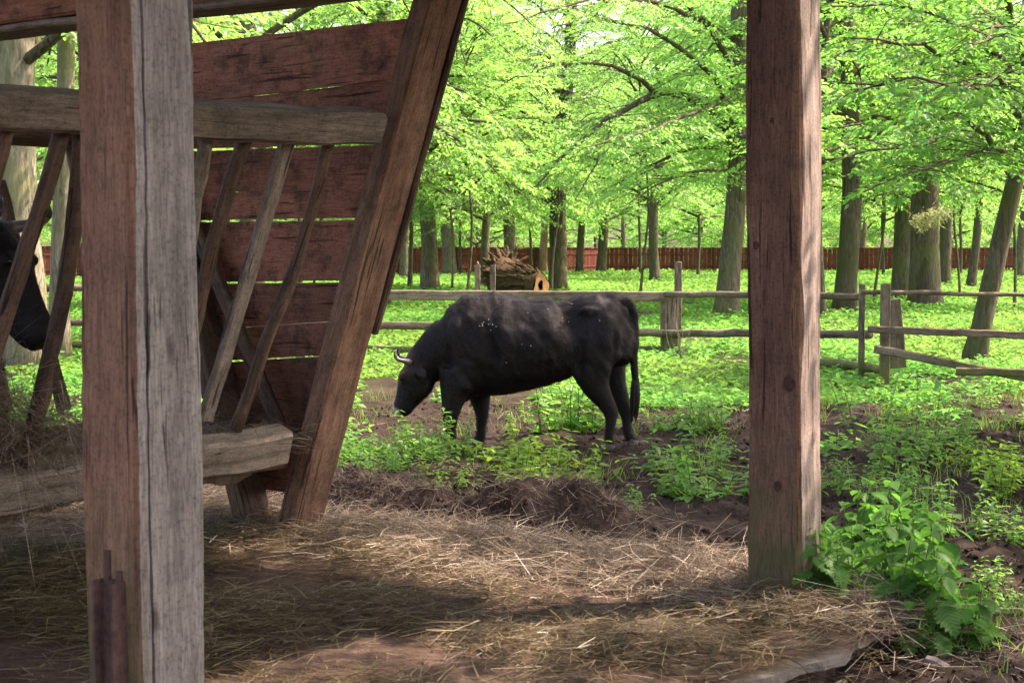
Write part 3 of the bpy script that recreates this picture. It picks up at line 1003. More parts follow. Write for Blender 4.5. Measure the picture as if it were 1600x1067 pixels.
    hmax = np.where(aa < -1.6, 1.28 - 0.42 * np.clip((aa + 2.3) / 0.8, 0, 1), 0.72) + 0.10 * (fbm(aa * 2.2, aa * 0, 5, 3) - .4)
    hlo = np.where(aa < -1.6, .5, .64)
    h = hlo + np.maximum(hmax - hlo, .03) * rg.random(N) ** 0.7
    s = rg.uniform(-1, 1, N)
    half = 0.18 + K * (h - SLAB_Z)
    sw = -0.18 + np.sign(s) * np.abs(s) ** .6 * (half + np.where(aa < -1.6, 0.05, -0.13))
    P = R0[None] + A * aa[:, None] + W * sw[:, None]; P[:, 2] = h
    D = dirs(N, rg, 0.5); D[:, 2] *= np.where(aa < -1.6, 1, .25); kp = (aa < -1.6) | (rg.random(N) < .35)
    P = P[kp]; D = D[kp]; N = len(P)
    V, F, r = strands(P, D, rg.uniform(0.1, 0.45, N), rg.uniform(0.002, 0.004, N), rg, 0.35, 0.12)
    # the packed mass under the loose stalks
    ga, gs = np.meshgrid(np.linspace(-3.35, -0.25, 150), np.linspace(-1, 1, 44), indexing='ij')
    ht = np.where(ga < -1.6, 1.20 - 0.42 * np.clip((ga + 2.3) / 0.8, 0, 1), 0.62) + 0.12 * (fbm(ga * 2.2, ga * 0, 5, 3) - .4)
    gz = .46 + (ht - .46) * (1 - np.abs(gs) ** 4) + .09 * (fbm(ga * 9, gs * 5, 7, 3) - .4)
    gw = -.18 + gs * (.08 + K * (gz - SLAB_Z) + np.where(ga < -1.6, .05, -.10)) + .05 * (fbm(ga * 11, gs * 6, 8, 2) - .4)
    GV = R0[None, None] + A * ga[..., None] + W * gw[..., None]; GV[..., 2] = gz
    na_, nb_ = ga.shape
    ii, jj = np.meshgrid(np.arange(na_ - 1), np.arange(nb_ - 1), indexing='ij')
    GF = np.stack([ii * nb_ + jj, (ii + 1) * nb_ + jj, (ii + 1) * nb_ + jj + 1, ii * nb_ + jj + 1], -1).reshape(-1, 4)
    GV = GV.reshape(-1, 3); gr = .05 + .3 * rg.random(len(GV))
    F = np.concatenate([F, GF + len(V)]); V = np.concatenate([V, GV]); r = np.concatenate([r, gr])
    # stalks hanging over the lower rail
    n = 70
    aa = rg.uniform(-3.2, -1.55, n)
    P = R0[None] + A * aa[:, None] + W * (K * (0.72) + 0.03 + rg.random(n) * 0.10)[:, None]
    P[:, 2] = rg.uniform(0.70, 1.15, n)
    D = np.stack([rg.normal(0.1, .2, n), rg.normal(-0.1, .2, n), -np.ones(n)], 1); D /= np.linalg.norm(D, axis=1)[:, None]
    V2, F2, r2 = strands(P, D, rg.uniform(0.2, 0.75, n), rg.uniform(0.002, 0.004, n), rg, 0.2, 0.0)
    r = .15 + r * .8; r2 = .35 + r2 * .6
    me = mesh_np("hay", np.concatenate([V, V2]), np.concatenate([F, F2 + len(V)]), rnd=np.concatenate([r, r2]))
    tag(link("hay", me, M['straw']), "dry hay heaped in the feeder and hanging over its lower rail", "hay", kind="stuff")


build_straw()


# ------------------------------------------------------------------ cows
def loft(mb, secs, segs=20):
    """secs: (x, y, z, r_lateral, r_inplane); the path lies mostly in the XZ plane"""
    S = np.array(secs, float)
    P = S[:, :3]
    T = np.gradient(P, axis=0); T /= np.linalg.norm(T, axis=1)[:, None]
    th = np.linspace(0, 2 * math.pi, segs, endpoint=False)
    v = []
    for i in range(len(P)):
        lat = np.array([0, 1.0, 0]); lat = lat - T[i] * np.dot(lat, T[i]); lat /= np.linalg.norm(lat)
        inp = np.cross(T[i], lat)
        for q in th:
            v.append(P[i] + lat * math.cos(q) * S[i, 3] + inp * math.sin(q) * S[i, 4])
    n = len(P)
    f = []
    for i in range(n - 1):
        for j in range(segs):
            k = (j + 1) % segs
            f.append((i * segs + j, i * segs + k, (i + 1) * segs + k, (i + 1) * segs + j))
    f.append(tuple(range(segs))[::-1]); f.append(tuple((n - 1) * segs + j for j in range(segs)))
    mb.add(v, f)


def ellipsoid(mb, c, r, rot=0.0):
    n, m = 10, 14
    v = [(0, 0, 1)]
    for i in range(1, n):
        for j in range(m):
            a = math.pi * i / n; b = 2 * math.pi * j / m
            v.append((math.sin(a) * math.cos(b), math.sin(a) * math.sin(b), math.cos(a)))
    v.append((0, 0, -1))
    f = []
    for j in range(m): f.append((0, 1 + j, 1 + (j + 1) % m))
    for i in range(n - 2):
        for j in range(m):
            a = 1 + i * m + j; b = 1 + i * m + (j + 1) % m
            f.append((a, a + m, b + m, b))
    e = len(v) - 1
    for j in range(m): f.append((e, 1 + (n - 2) * m + (j + 1) % m, 1 + (n - 2) * m + j))
    v = np.array(v) * np.array(r)
    c_, s_ = math.cos(rot), math.sin(rot)
    v = v @ np.array([[c_, 0, s_], [0, 1, 0], [-s_, 0, c_]]).T + np.array(c)
    mb.add(v, f)


def hide_material(name, muzzle, brow, axis_s, pale=True):
    m, nt = newmat(name)
    tc = nd(nt, "TexCoord")
    co = tc.outputs["Object"]
    n1 = nd(nt, "TexNoise", {"Vector": co, "Scale": 3.0, "Detail": 8.0, "Roughness": 0.65})
    mp = nd(nt, "Mapping", {0: co, 3: (55.0, 55.0, 22.0)}).outputs[0]
    n2 = nd(nt, "TexNoise", {"Vector": mp, "Scale": 1.6, "Detail": 5.0, "Roughness": 0.7, "Distortion": 1.0})
    n3 = nd(nt, "TexNoise", {"Vector": co, "Scale": 9.0, "Detail": 6.0, "Roughness": 0.6})
    c = ramp(nt, n1.outputs[0], [(0.3, (0.005, 0.0038, 0.0035)), (0.55, (0.010, 0.0075, 0.007)), (0.75, (0.022, 0.0145, 0.012))])
    c = mixc(nt, 0.5, c, ramp(nt, n2.outputs[0], [(0.3, 0.4), (0.7, 1.0)]), 'MULTIPLY')

    def blob(cen, r0, r1):
        d = nd(nt, "VectorMath", {0: co, 1: tuple(cen)}, operation='DISTANCE').outputs["Value"]
        d2 = nd(nt, "Math", {0: d, 1: nd(nt, "Math", {0: n3.outputs[0], 1: 0.06}, operation='MULTIPLY').outputs[0]}, operation='ADD').outputs[0]
        return nd(nt, "MapRange", {0: d2, 1: r0, 2: r1, 3: 1.0, 4: 0.0}).outputs[0]
    c = mixc(nt, nd(nt, "Math", {0: blob(brow, 0.12, 0.21), 1: 0.75 if pale else 0.0}, operation='MULTIPLY').outputs[0], c, (0.075, 0.032, 0.018))
    if pale: c = mixc(nt, blob(muzzle, 0.098, 0.115), c, (0.42, 0.36, 0.32))
    # pale grey spots on the rump
    c = mixc(nt, nd(nt, "Math", {0: blob((0.62 * axis_s, -0.17, 1.335), 0.05, 0.12), 1: 0.55}, operation='MULTIPLY').outputs[0], c, (0.14, 0.12, 0.12))
    c = mixc(nt, nd(nt, "Math", {0: blob((0.50 * axis_s, -0.27, 1.20), 0.035, 0.065), 1: 0.5}, operation='MULTIPLY').outputs[0], c, (0.16, 0.14, 0.14))
    b1 = nd(nt, "Bump", {"Strength": 0.35, "Distance": 0.008, "Height": n2.outputs[0]})
    b2 = nd(nt, "Bump", {"Strength": 0.35, "Distance": 0.04, "Height": n3.outputs[0], "Normal": b1.outputs[0]})
    p = nd(nt, "BsdfPrincipled", {"Base Color": c, "Roughness": 0.62, "Normal": b2.outputs[0]})
    p.inputs["Specular IOR Level"].default_value = 0.22
    p.inputs["Sheen Weight"].default_value = 0.03
    p.inputs["Sheen Roughness"].default_value = 0.4
    p.inputs["Sheen Tint"].default_value = (0.5, 0.42, 0.42, 1)
    finish(nt, p.outputs[0])
    return m


def coat(me, s_, root, mu, bw, pale, n):
    rg = np.random.default_rng(19)
    nf = len(me.polygons)
    ce = np.zeros(nf * 3, np.float32); me.polygons.foreach_get("center", ce); ce = ce.reshape(-1, 3)
    nn = np.zeros(nf * 3, np.float32); me.polygons.foreach_get("normal", nn); nn = nn.reshape(-1, 3)
    ar = np.zeros(nf, np.float32); me.polygons.foreach_get("area", ar)
    i = rg.choice(nf, n, p=ar / ar.sum())
    p = ce[i] + rg.normal(0, .006, (n, 3)); m = nn[i]
    kp = (np.linalg.norm(p - mu, axis=1) > .12 + rg.random(n) * .03) & ((np.linalg.norm(p - bw, axis=1) > .10 + rg.random(n) * .14) | (not pale))
    for c_ in ((0.62 * s_, -0.17, 1.335), (0.50 * s_, -0.27, 1.20)):
        kp &= np.linalg.norm(p - np.array(c_), axis=1) > .06 + rg.random(n) * .05
    p = p[kp]; m = m[kp]; n = len(p)
    sw = fbm(p[:, 0] * 4, p[:, 2] * 4, 5, 2) - .38
    fl = np.stack([s_ * (.8 + sw * 2), np.zeros(n), -.75 + sw * 3], 1) + rg.normal(0, .25, (n, 3))
    fl -= m * np.sum(fl * m, 1)[:, None]; fl /= np.linalg.norm(fl, axis=1)[:, None] + 1e-6
    sd = np.cross(fl, m)
    ln = rg.uniform(.012, .03, n)[:, None]
    w = .0014
    V = np.stack([p - m * .004 + sd * w, p - m * .004 - sd * w, p + fl * ln + m * ln * .22], 1).reshape(-1, 3)
    F = np.arange(3 * n).reshape(-1, 3)
    me2 = mesh_np("coat", V, F, rnd=np.repeat(rg.random(n), 3))
    link("coat", me2, M['coat'], root)


def L2(px, py, y=0.0): return ((px - 830) / 178.0, y, (703 - py) / 178.0)


def build_cow(loc, rotz, label, raised=False, flip=False):
    s_ = -1 if flip else 1
    mb = MB()
    q = lambda px, py, y=0.0: L2(px, py, y)

    def body(secs): loft(mb, secs)
    # barrel: (px, top, bottom, half width)
    T = [(984, 490, 525, .05), (978, 470, 548, .15), (962, 461, 572, .225), (938, 459, 580, .27), (905, 468, 580, .29), (870, 474, 595, .34), (830, 472, 609, .375),
         (790, 461, 618, .37), (755, 460, 620, .33), (728, 470, 622, .28), (708, 486, 612, .22), (694, 505, 596, .16)]
    body([q(x, (a + b) / 2) + (w, (b - a) / 2 / 178.0) for x, a, b, w in T])
    # withers and backbone ridge
    body([q(690, 512) + (.05, .05), q(730, 475) + (.07, .06), q(770, 464) + (.08, .055), q(825, 479) + (.07, .05), q(880, 481) + (.07, .05), q(915, 472) + (.07, .05), q(945, 466) + (.08, .05), q(976, 476) + (.05, .05)])
    for y in (-1, 1):
        ellipsoid(mb, q(918, 488, y * .215), (.10, .045, .05))          # hook bone
        ellipsoid(mb, q(970, 490, y * .10), (.06, .05, .07))            # pin bone
        ellipsoid(mb, q(930, 535, y * .20), (.20, .115, .27), 0.25)      # thigh
        ellipsoid(mb, q(735, 548, y * .19), (.19, .11, .33), -0.25)      # shoulder
        ellipsoid(mb, q(722, 592, y * .19), (.12, .085, .12))
        ellipsoid(mb, q(815, 552, y * .20), (.34, .16, .25))             # belly
    ellipsoid(mb, q(716, 612), (.15, .12, .10))                          # brisket
    ellipsoid(mb, q(785, 596), (.30, .20, .11))
    # neck and head
    if not raised:
        neck = [q(745, 540) + (.24, .36), q(715, 543) + (.21, .31), q(692, 552) + (.165, .25), q(673, 564) + (.135, .205), q(656, 576) + (.115, .165), q(647, 584) + (.09, .12)]
        poll, muz = np.array(q(652, 566)), np.array(q(626, 648))
    else:
        neck = [q(745, 530) + (.24, .36), q(715, 505) + (.20, .28), q(690, 478) + (.16, .23), q(670, 458) + (.135, .195), q(650, 446) + (.115, .15), q(640, 442) + (.08, .10)]
        poll, muz = np.array(q(648, 428)), np.array(q(604, 510))
    body(neck)
    ax = muz - poll; HL = np.linalg.norm(ax); ax /= HL
    nf = np.array([ax[2], 0, -ax[0]])                                    # towards the forehead side
    if nf[0] > 0: nf = -nf

    def hp(u, w_, y=0.0): return tuple(poll + ax * (u * HL) + nf * w_ + np.array([0, y, 0]))
    HS = [(-.05, -.03, .075, .06), (.06, -.035, .105, .115), (.20, -.045, .118, .155), (.34, -.05, .120, .165), (.48, -.045, .100, .148), (.62, -.03, .080, .122),
          (.76, -.018, .070, .098), (.88, -.008, .074, .090), (.96, -.008, .070, .075), (1.01, -.008, .045, .045)]
    body([hp(u, w_) + (lat, ip) for u, w_, lat, ip in HS])
    for y in (-1, 1):
        ellipsoid(mb, hp(.33, .075, y * .095), (.035, .03, .04))         # brow over the eye
        ellipsoid(mb, hp(.42, -.10, y * .065), (.09, .045, .09))         # cheek
        ellipsoid(mb, hp(.93, .045, y * .04), (.03, .025, .03))          # nostril wing
    ellipsoid(mb, hp(.02, .03), (.07, .085, .05))
    # ears
    for y in (-1, 1):
        e0 = hp(.12, -.03, y * .10); e1 = hp(.13, -.09, y * .20); e2 = hp(.17, -.13, y * .275)
        loft(mb, [e0 + (.03, .03), tuple((np.array(e0) + e1) / 2) + (.025, .05), e1 + (.02, .058), e2 + (.008, .015)], 10)
    # legs: near side has y < 0
    legs = {
        'fn': [(716, 575, -.17, .11, .17), (712, 610, -.175, .09, .125), (707, 640, -.17, .068, .080), (705, 655, -.165, .060, .064), (706, 672, -.16, .043, .048), (707, 685, -.16, .045, .050), (705, 693, -.16, .048, .060), (704, 699, -.16, .05, .062)],
        'ff': [(745, 590, .17, .10, .14), (749, 618, .17, .085, .105), (752, 640, .165, .062, .075), (753, 652, .16, .056, .062), (752, 670, .155, .043, .047), (751, 684, .155, .045, .050), (748, 692, .155, .048, .060), (747, 699, .155, .05, .062)],
        'hn': [(925, 545, -.19, .12, .24), (920, 580, -.20, .11, .175), (929, 603, -.19, .085, .125), (942, 624, -.18, .060, .085), (952, 641, -.175, .050, .068), (951, 658, -.17, .043, .050), (949, 676, -.165, .041, .044), (949, 689, -.165, .046, .050), (951, 697, -.165, .05, .060), (952, 703, -.165, .052, .064)],
        'hf': [(945, 545, .19, .12, .20), (950, 580, .20, .105, .16), (960, 608, .19, .08, .115), (972, 630, .18, .058, .080), (979, 646, .175, .050, .066), (980, 660, .17, .043, .048), (981, 678, .165, .041, .044), (986, 689, .165, .046, .050), (991, 696, .165, .05, .060), (993, 702, .165, .052, .064)]}
    for k, L in legs.items():
        loft(mb, [q(x, yy, y) + (rl, ri) for x, yy, y, rl, ri in L], 14)
    # tail dock and shaft
    tail = [(970, 470, .0, .055), (981, 478, .0, .050), (988, 497, -.02, .044), (989, 520, -.04, .038), (988, 550, -.06, .034), (989, 580, -.07, .032), (991, 600, -.075, .030)]
    loft(mb, [q(x, yy, y) + (r, r) for x, yy, y, r in tail], 10)
    v = np.concatenate(mb.v)
    v[:, 0] *= s_
    mb.v = [v]
    src = mb.mesh("cow_source")
    tmp = bpy.data.objects.new("cow_source", src)
    COL.objects.link(tmp)
    r = tmp.modifiers.new("r", 'REMESH'); r.mode = 'VOXEL'; r.voxel_size = 0.020 if raised else 0.013; r.use_smooth_shade = True
    sm = tmp.modifiers.new("s", 'SMOOTH'); sm.factor = 0.5; sm.iterations = 22
    dg = bpy.context.evaluated_depsgraph_get()
    me = bpy.data.meshes.new_from_object(tmp.evaluated_get(dg))
    bpy.data.objects.remove(tmp)
    # soft folds of the hide
    co = np.zeros(len(me.vertices) * 3, np.float32); me.vertices.foreach_get("co", co)
    no = np.zeros(len(me.vertices) * 3, np.float32); me.vertices.foreach_get("normal", no)
    co = co.reshape(-1, 3); no = no.reshape(-1, 3)
    d = 0.062 * (fbm(co[:, 0] * 5.6 + 3 + co[:, 2] * 1.8, co[:, 2] * 3.6, 91, 3) - 0.42) + 0.034 * (fbm(co[:, 0] * 11 + co[:, 2] * 4, co[:, 2] * 6, 92, 2) - 0.38)
    d *= np.clip((co[:, 2] - 0.45) / 0.3, 0, 1) * np.clip((co[:, 0] * s_ + 1.02) / 0.25, 0.15, 1)
    def dent(px, py, sx, sz, amp):
        cx, _, cz = L2(px, py)
        return amp * np.exp(-((co[:, 0] * s_ - cx) / sx) ** 2 - ((co[:, 2] - cz) / sz) ** 2)
    side_ = np.clip(np.abs(no[:, 1]) * 1.4, 0, 1)
    d = d + side_ * (dent(888, 502, .13, .11, -.075) + dent(768, 545, .055, .26, -.05) + dent(703, 545, .035, .16, -.035) + dent(915, 545, .05, .22, .02) + dent(900, 575, .05, .10, -.04)
                     + dent(735, 505, .06, .12, .025) + dent(728, 598, .05, .06, .025) + dent(820, 500, .16, .08, -.02) + dent(955, 530, .03, .12, -.03))
    for k_ in range(7):
        d = d + side_ * dent(785 + 15 * k_, 545 + 4 * k_, .024, .13, .0055)
    co = co + no * d[:, None]
    me.vertices.foreach_set("co", co.ravel())
    me.polygons.foreach_set("use_smooth", np.ones(len(me.polygons), bool))
    me.materials.clear()
    me.update()
    mu = np.array(hp(.99, .03)); bw = np.array(hp(.12, .09))
    mu[0] *= s_; bw[0] *= s_
    root = empty("cow", loc, label, "cow", "black cattle", rot=(0, 0, rotz))
    link("body", me, hide_material("hide" + ("_raised" if raised else ""), mu, bw, s_, not raised), root)
    coat(me, s_, root, mu, bw, not raised, 50000 if raised else 110000)

    def part(name, m_, mat, par=root, smooth=True):
        vv = np.concatenate(m_.v); vv[:, 0] *= s_; m_.v = [vv]
        if flip: m_.f = [f_[::-1] for f_ in m_.f]
        return link(name, m_.mesh(name, smooth), mat, par)
    for y in (-1, 1):
        m_ = MB(); ellipsoid(m_, hp(.345, .074, y * (.094 if raised else .106)), (.017, .013, .017)); part("eye", m_, M['eye'])
        # horns
        b0 = np.array(hp(.03, .045, y * .075))
        fx = -1
        pts = [b0, b0 + np.array([-.035, y * .075, .015]), b0 + np.array([-.105, y * .115, .03]), b0 + np.array([-.135, y * .11, .07]), b0 + np.array([-.115, y * .085, .115])]
        P = smooth_path(pts, 14)
        v_, f_ = tube(P, np.linspace(.030, .006, 14), 10)
        m_ = MB(); m_.add(v_, f_); h = part("horn", m_, M['horn'])
        v_, f_ = tube(P[-5:], np.linspace(.0148, .0065, 5), 10)
        m_ = MB(); m_.add(v_, f_); part("horn_tip", m_, M['horn_tip'], h)
    # pale specks of fallen blossom on the back
    if not raised:
        vc = np.zeros(len(me.vertices) * 3, np.float32); me.vertices.foreach_get("co", vc); vc = vc.reshape(-1, 3)
        vn = np.zeros(len(me.vertices) * 3, np.float32); me.vertices.foreach_get("normal", vn); vn = vn.reshape(-1, 3)
        rf = np.random.default_rng(44)
        m_ = MB()
        for cx, cz, n_, sp in ((762, 506, 9, 7), (845, 480, 6, 40), (790, 520, 5, 30), (880, 470, 5, 40)):
            for _ in range(n_):
                t_ = np.array(L2(cx + rf.normal(0, sp), cz + rf.normal(0, sp * .4)))
                cand = np.where(vn[:, 1] < -.2)[0]
                k_ = cand[np.argmin((vc[cand, 0] - t_[0]) ** 2 + (vc[cand, 2] - t_[2]) ** 2)]
                p_, n0_ = vc[k_] + vn[k_] * .012, vn[k_]
                e1 = np.cross(n0_, rf.normal(0, 1, 3)); e1 /= np.linalg.norm(e1); e2 = np.cross(n0_, e1)
                q_ = rf.uniform(.004, .009); w_ = rf.uniform(.002, .004)
                m_.add([p_ + e1 * q_, p_ + e2 * w_, p_ - e1 * q_, p_ - e2 * w_], [(0, 1, 2, 3)])
        part("blossom_specks", m_, M['speck'])
    # hooves
    for k, L in legs.items():
        x, yy, y, rl, ri = L[-1]
        m_ = MB()
        for dy in (-.026, .026):
            c = np.array(q(x - 2, yy, y + dy)); c[2] = 0
            loft(m_, [(c[0], c[1], .075, .024, .045), (c[0] - .012, c[1], .035, .027, .055), (c[0] - .02, c[1], -.005, .029, .066)], 12)
        part("hoof", m_, M['hoof'])
    # tail tuft: a bundle of hair
    rg = np.random.default_rng(5)
    m_ = MB()
    t0 = np.array(q(990, 590, -.075))
    for i in range(60):
        an = rg.random() * 6.28; rr = .026 * math.sqrt(rg.random())
        o = np.array([math.cos(an) * rr, math.sin(an) * rr, -rg.random() * .08])
        ln = rg.uniform(.24, .36)
        sp = np.array([math.cos(an), math.sin(an), 0]) * rr
        P = [t0 + o, t0 + o + sp * .9 + np.array([.0, 0, -ln * .5]), t0 + o * .8 + sp * .3 + np.array([-.01, 0, -ln])]
        v_, f_ = tube(smooth_path(P, 6), np.linspace(.009, .002, 6), 5)
        m_.add(v_, f_)
    part("tail_tuft", m_, M['hair'])
    return root


M['coat'] = strandmat("coat", [(0.004, 0.003, 0.003), (0.010, 0.007, 0.006), (0.019, 0.012, 0.0095), (0.038, 0.023, 0.017)], 0.1, 0.022)
M['hair'] = simple("hair", (0.010, 0.008, 0.008), 0.5, (0.025, 0.018, 0.016), 40)
g = ground(830, 703)
build_cow((g[0], g[1], 0.0), 0.0, "black horned cow standing side-on with its head lowered to graze")
hd = atd(66, 530, 7.75)
# the second animal, outside the left of the picture, head reaching into the rack
c2 = math.radians(-14)
CS = 1.22
mzx, mzz = CS * (830 - 606) / 178.0, CS * (703 - 505) / 178.0
build_cow((hd[0] - math.cos(c2) * mzx, hd[1] - math.sin(c2) * mzx, hd[2] - mzz), c2, "black cow behind the feeder bars, only its head in view", raised=True, flip=True).scale = (CS,) * 3


# ------------------------------------------------------------------ leaves
def leaf_mesh_arrays(P, D, Nn, L, Wr, rng, six=False, droop=0.15):
    """P,D,Nn: (N,3) base, axis and normal of each leaf; L length; Wr width ratio"""
    D = D / (np.linalg.norm(D, axis=1)[:, None] + 1e-9)
    S = np.cross(D, Nn); S /= np.linalg.norm(S, axis=1)[:, None] + 1e-9
    U = np.cross(S, D)
    L = L[:, None]
    W2 = L * Wr
    tip = P + D * L - U * L * droop
    if six:
        V = np.stack([P, P + D * L * .28 + S * W2 * .46 + U * L * .03, P + D * L * .66 + S * W2 * .36 - U * L * droop * .3, tip,
                      P + D * L * .66 - S * W2 * .36 - U * L * droop * .3, P + D * L * .28 - S * W2 * .46 + U * L * .03], 1)
        b = (np.arange(len(P)) * 6)[:, None]
        F = np.concatenate([b + np.array([[0, 1, 2, 3]]), b + np.array([[0, 3, 4, 5]])])
        k = 6
    else:
        V = np.stack([P, P + D * L * .45 + S * W2 * .5 + U * L * .05, tip, P + D * L * .45 - S * W2 * .5 + U * L * .05], 1)
        b = (np.arange(len(P)) * 4)[:, None]
        F = np.concatenate([b + np.array([[0, 1, 2]]), b + np.array([[0, 2, 3]])])
        k = 4
    rnd = np.repeat(np.clip(rng.normal(0.5, 0.22, len(P)), 0, 1), k)
    return V.reshape(-1, 3), F, rnd


def grow(limbs, rng, sec_step=0.45, sec_len=1.3, spray_step=0.3, spray_n=9, spray_len=0.45, leaf=0.10, six=False, wr=0.62, start=0.25, twig=True):
    """limbs: list of (polyline, r0, r1). Returns branch mesh and leaf mesh"""
    bb = MB(); SP = []; SD = []
    for P, r0, r1 in limbs:
        n = max(8, int(np.sum(np.linalg.norm(np.diff(P, axis=0), axis=1)) / 0.5))
        Q = smooth_path(P, n)
        Q[1:-1] += rng.normal(0, 0.03, (n - 2, 3))
        Lt = np.sum(np.linalg.norm(np.diff(Q, axis=0), axis=1))
        v, f = tube(Q, np.linspace(r0, r1, n), 6, False); bb.add(v, f)
        T = np.gradient(Q, axis=0); T /= np.linalg.norm(T, axis=1)[:, None]
        m = max(3, int(Lt * (1 - start) / sec_step))
        for i in range(m):
            u = start + (1 - start) * (i + rng.random() * .6) / m
            k = min(n - 1, int(u * (n - 1)))
            o = Q[k]; t = T[k]
            side = np.cross(t, Z3); side /= np.linalg.norm(side) + 1e-6
            sg = 1 if i % 2 else -1
            d = t * rng.uniform(.35, .9) + side * sg * rng.uniform(.6, 1.1) + Z3 * rng.normal(0.0, .22)
            d /= np.linalg.norm(d)
            ln = sec_len * rng.uniform(.55, 1.15) * (1.15 - .6 * u)
            e = o + d * ln + np.array([0, 0, -0.16 * ln])
            md = o + d * ln * .5 + np.array([0, 0, 0.03 * ln])
            if twig:
                v, f = tube([o, md, e], [max(.008, r1 * .8), .007, .003], 4, False); bb.add(v, f)
            ns = max(2, int(ln / spray_step))
            for j in range(ns):
                w_ = (j + rng.random()) / ns
                c = o * (1 - w_) ** 2 + 2 * md * w_ * (1 - w_) + e * w_ ** 2
                s3 = np.cross(d, Z3); s3 /= np.linalg.norm(s3) + 1e-6
                dd = d * .75 + s3 * (1 if j % 2 else -1) * rng.uniform(.3, 1.0) + Z3 * rng.normal(-.12, .15)
                SP.append(c); SD.append(dd / np.linalg.norm(dd))
            SP.append(e - d * .15); SD.append(d)
    SP = np.array(SP); SD = np.array(SD); S = len(SP)
    tilt = rng.normal(0, .28, (S, 3)); Un = Z3 + tilt; Un /= np.linalg.norm(Un, axis=1)[:, None]
    side = np.cross(SD, Un); side /= np.linalg.norm(side, axis=1)[:, None] + 1e-6
    PP, DD, NN, LL = [], [], [], []
    sl = spray_len * rng.uniform(.7, 1.3, S)
    for k in range(spray_n):
        u = (k + .5) / spray_n
        sg = 1 if k % 2 else -1
        an = rng.uniform(.55, 1.15, S)
        if k == spray_n - 1: an = an * 0.1
        dd = SD * np.cos(an)[:, None] + side * (sg * np.sin(an))[:, None] + Z3 * rng.normal(-.18, .18, S)[:, None]
        PP.append(SP + SD * (sl * u)[:, None] + side * (sg * .02) + Z3 * (-.10 * sl * u * u)[:, None] + rng.normal(0, .02, (S, 3)))
        DD.append(dd); NN.append(Un + rng.normal(0, .38, (S, 3)))
        LL.append(leaf * rng.uniform(.65, 1.2, S))
    V, F, r = leaf_mesh_arrays(np.concatenate(PP), np.concatenate(DD), np.concatenate(NN), np.concatenate(LL), wr, rng, six)
    return bb.mesh("branches", True), mesh_np("crown", V, F, rnd=r)


def random_limbs(rng, z0, H, rad, n, r0=0.09, low=True):
    out = []
    for i in range(n):
        u = (i + rng.random() * .7) / n
        z = z0 + (H - z0) * u ** 1.15
        az = i * 2.39996 + rng.normal(0, .35)
        ln = rad * (1.0 - .55 * u) * rng.uniform(.7, 1.15)
        d = np.array([math.cos(az), math.sin(az), 0])
        el = rng.uniform(.1, .5) + .5 * u
        p0 = np.array([0, 0, z]); pts = [p0]
        for k, (f, dz) in enumerate(((.3, .45), (.6, .75), (.85, .70), (1.0, .5))):
            pts.append(p0 + d * ln * f + Z3 * (ln * el * dz - (0.22 * ln * f * f if u < .6 else 0)) + rng.normal(0, .18, 3))
        out.append((np.array(pts), r0 * (1 - .5 * u), .012))
    return out


TEMPL = {}


def make_templates():
    for k in range(4):                                    # broadleaf trees in the pasture
        rg = np.random.default_rng(100 + k)
        TEMPL['mid%d' % k] = grow(random_limbs(rg, 3.2, 13, 5.4, 36), rg, 0.42, 2.0, 0.23, 13, 0.62, 0.125)
    for k in range(3):                                    # bigger, coarser trees beyond the red fence
        rg = np.random.default_rng(200 + k)
        TEMPL['far%d' % k] = grow(random_limbs(rg, 1.2, 15, 5.2, 36), rg, 0.5, 2.2, 0.30, 11, 0.85, 0.20, twig=False)
    for k in range(3):                                    # understorey
        rg = np.random.default_rng(350 + k)
        TEMPL['und%d' % k] = grow(random_limbs(rg, 2.9, 9.5, 4.6, 32, 0.05), rg, 0.38, 1.9, 0.22, 13, 0.55, 0.11)
    for k in range(2):                                    # shade trees beside the shelter
        rg = np.random.default_rng(300 + k)
        TEMPL['near%d' % k] = grow(random_limbs(rg, 4.8, 12, 4.6, 38), rg, 0.36, 1.8, 0.25, 11, 0.5, 0.13)
    for k in range(2):
        rg = np.random.default_rng(400 + k)
        TEMPL['sap%d' % k] = grow(random_limbs(rg, 0.5, 4.2, 1.7, 14, 0.03), rg, 0.5, 1.0, 0.4, 8, 0.5, 0.17, twig=False)
    for key, (b, c) in TEMPL.items():
        b.materials.append(M['bark_dark'])
        c.materials.append(M['leaf'])


make_templates()


def trunk_mesh(h, r0, r1, rng, wob=0.12, flare=0.32, segs=14, bends=None):
    n = 22
    z = np.linspace(-0.25, h, n)
    ph = rng.random(2) * 6.28
    x = wob * np.sin(z * .35 + ph[0]) * np.clip(z / 3, 0, 1); y = wob * np.sin(z * .28 + ph[1]) * np.clip(z / 3, 0, 1)
    if bends is not None:
        x = x + np.interp(z, bends[0], bends[1])
    R = r0 + (r1 - r0) * np.clip(z / h, 0, 1)
    R = R * (1 + flare * np.exp(-np.clip(z, 0, None) / 0.35))
    v, f = tube(np.stack([x, y, z], 1), R, segs, True, 0.10, rng)
    # buttresses
    th = np.arctan2(v[:, 1], v[:, 0])
    k = 1 + 0.16 * np.exp(-np.clip(v[:, 2], 0, None) / .5) * np.sin(th * 5 + ph[0])
    v[:, 0] *= k; v[:, 1] *= k
    mb = MB(); mb.add(v, f)
    return mb.mesh("trunk", True)


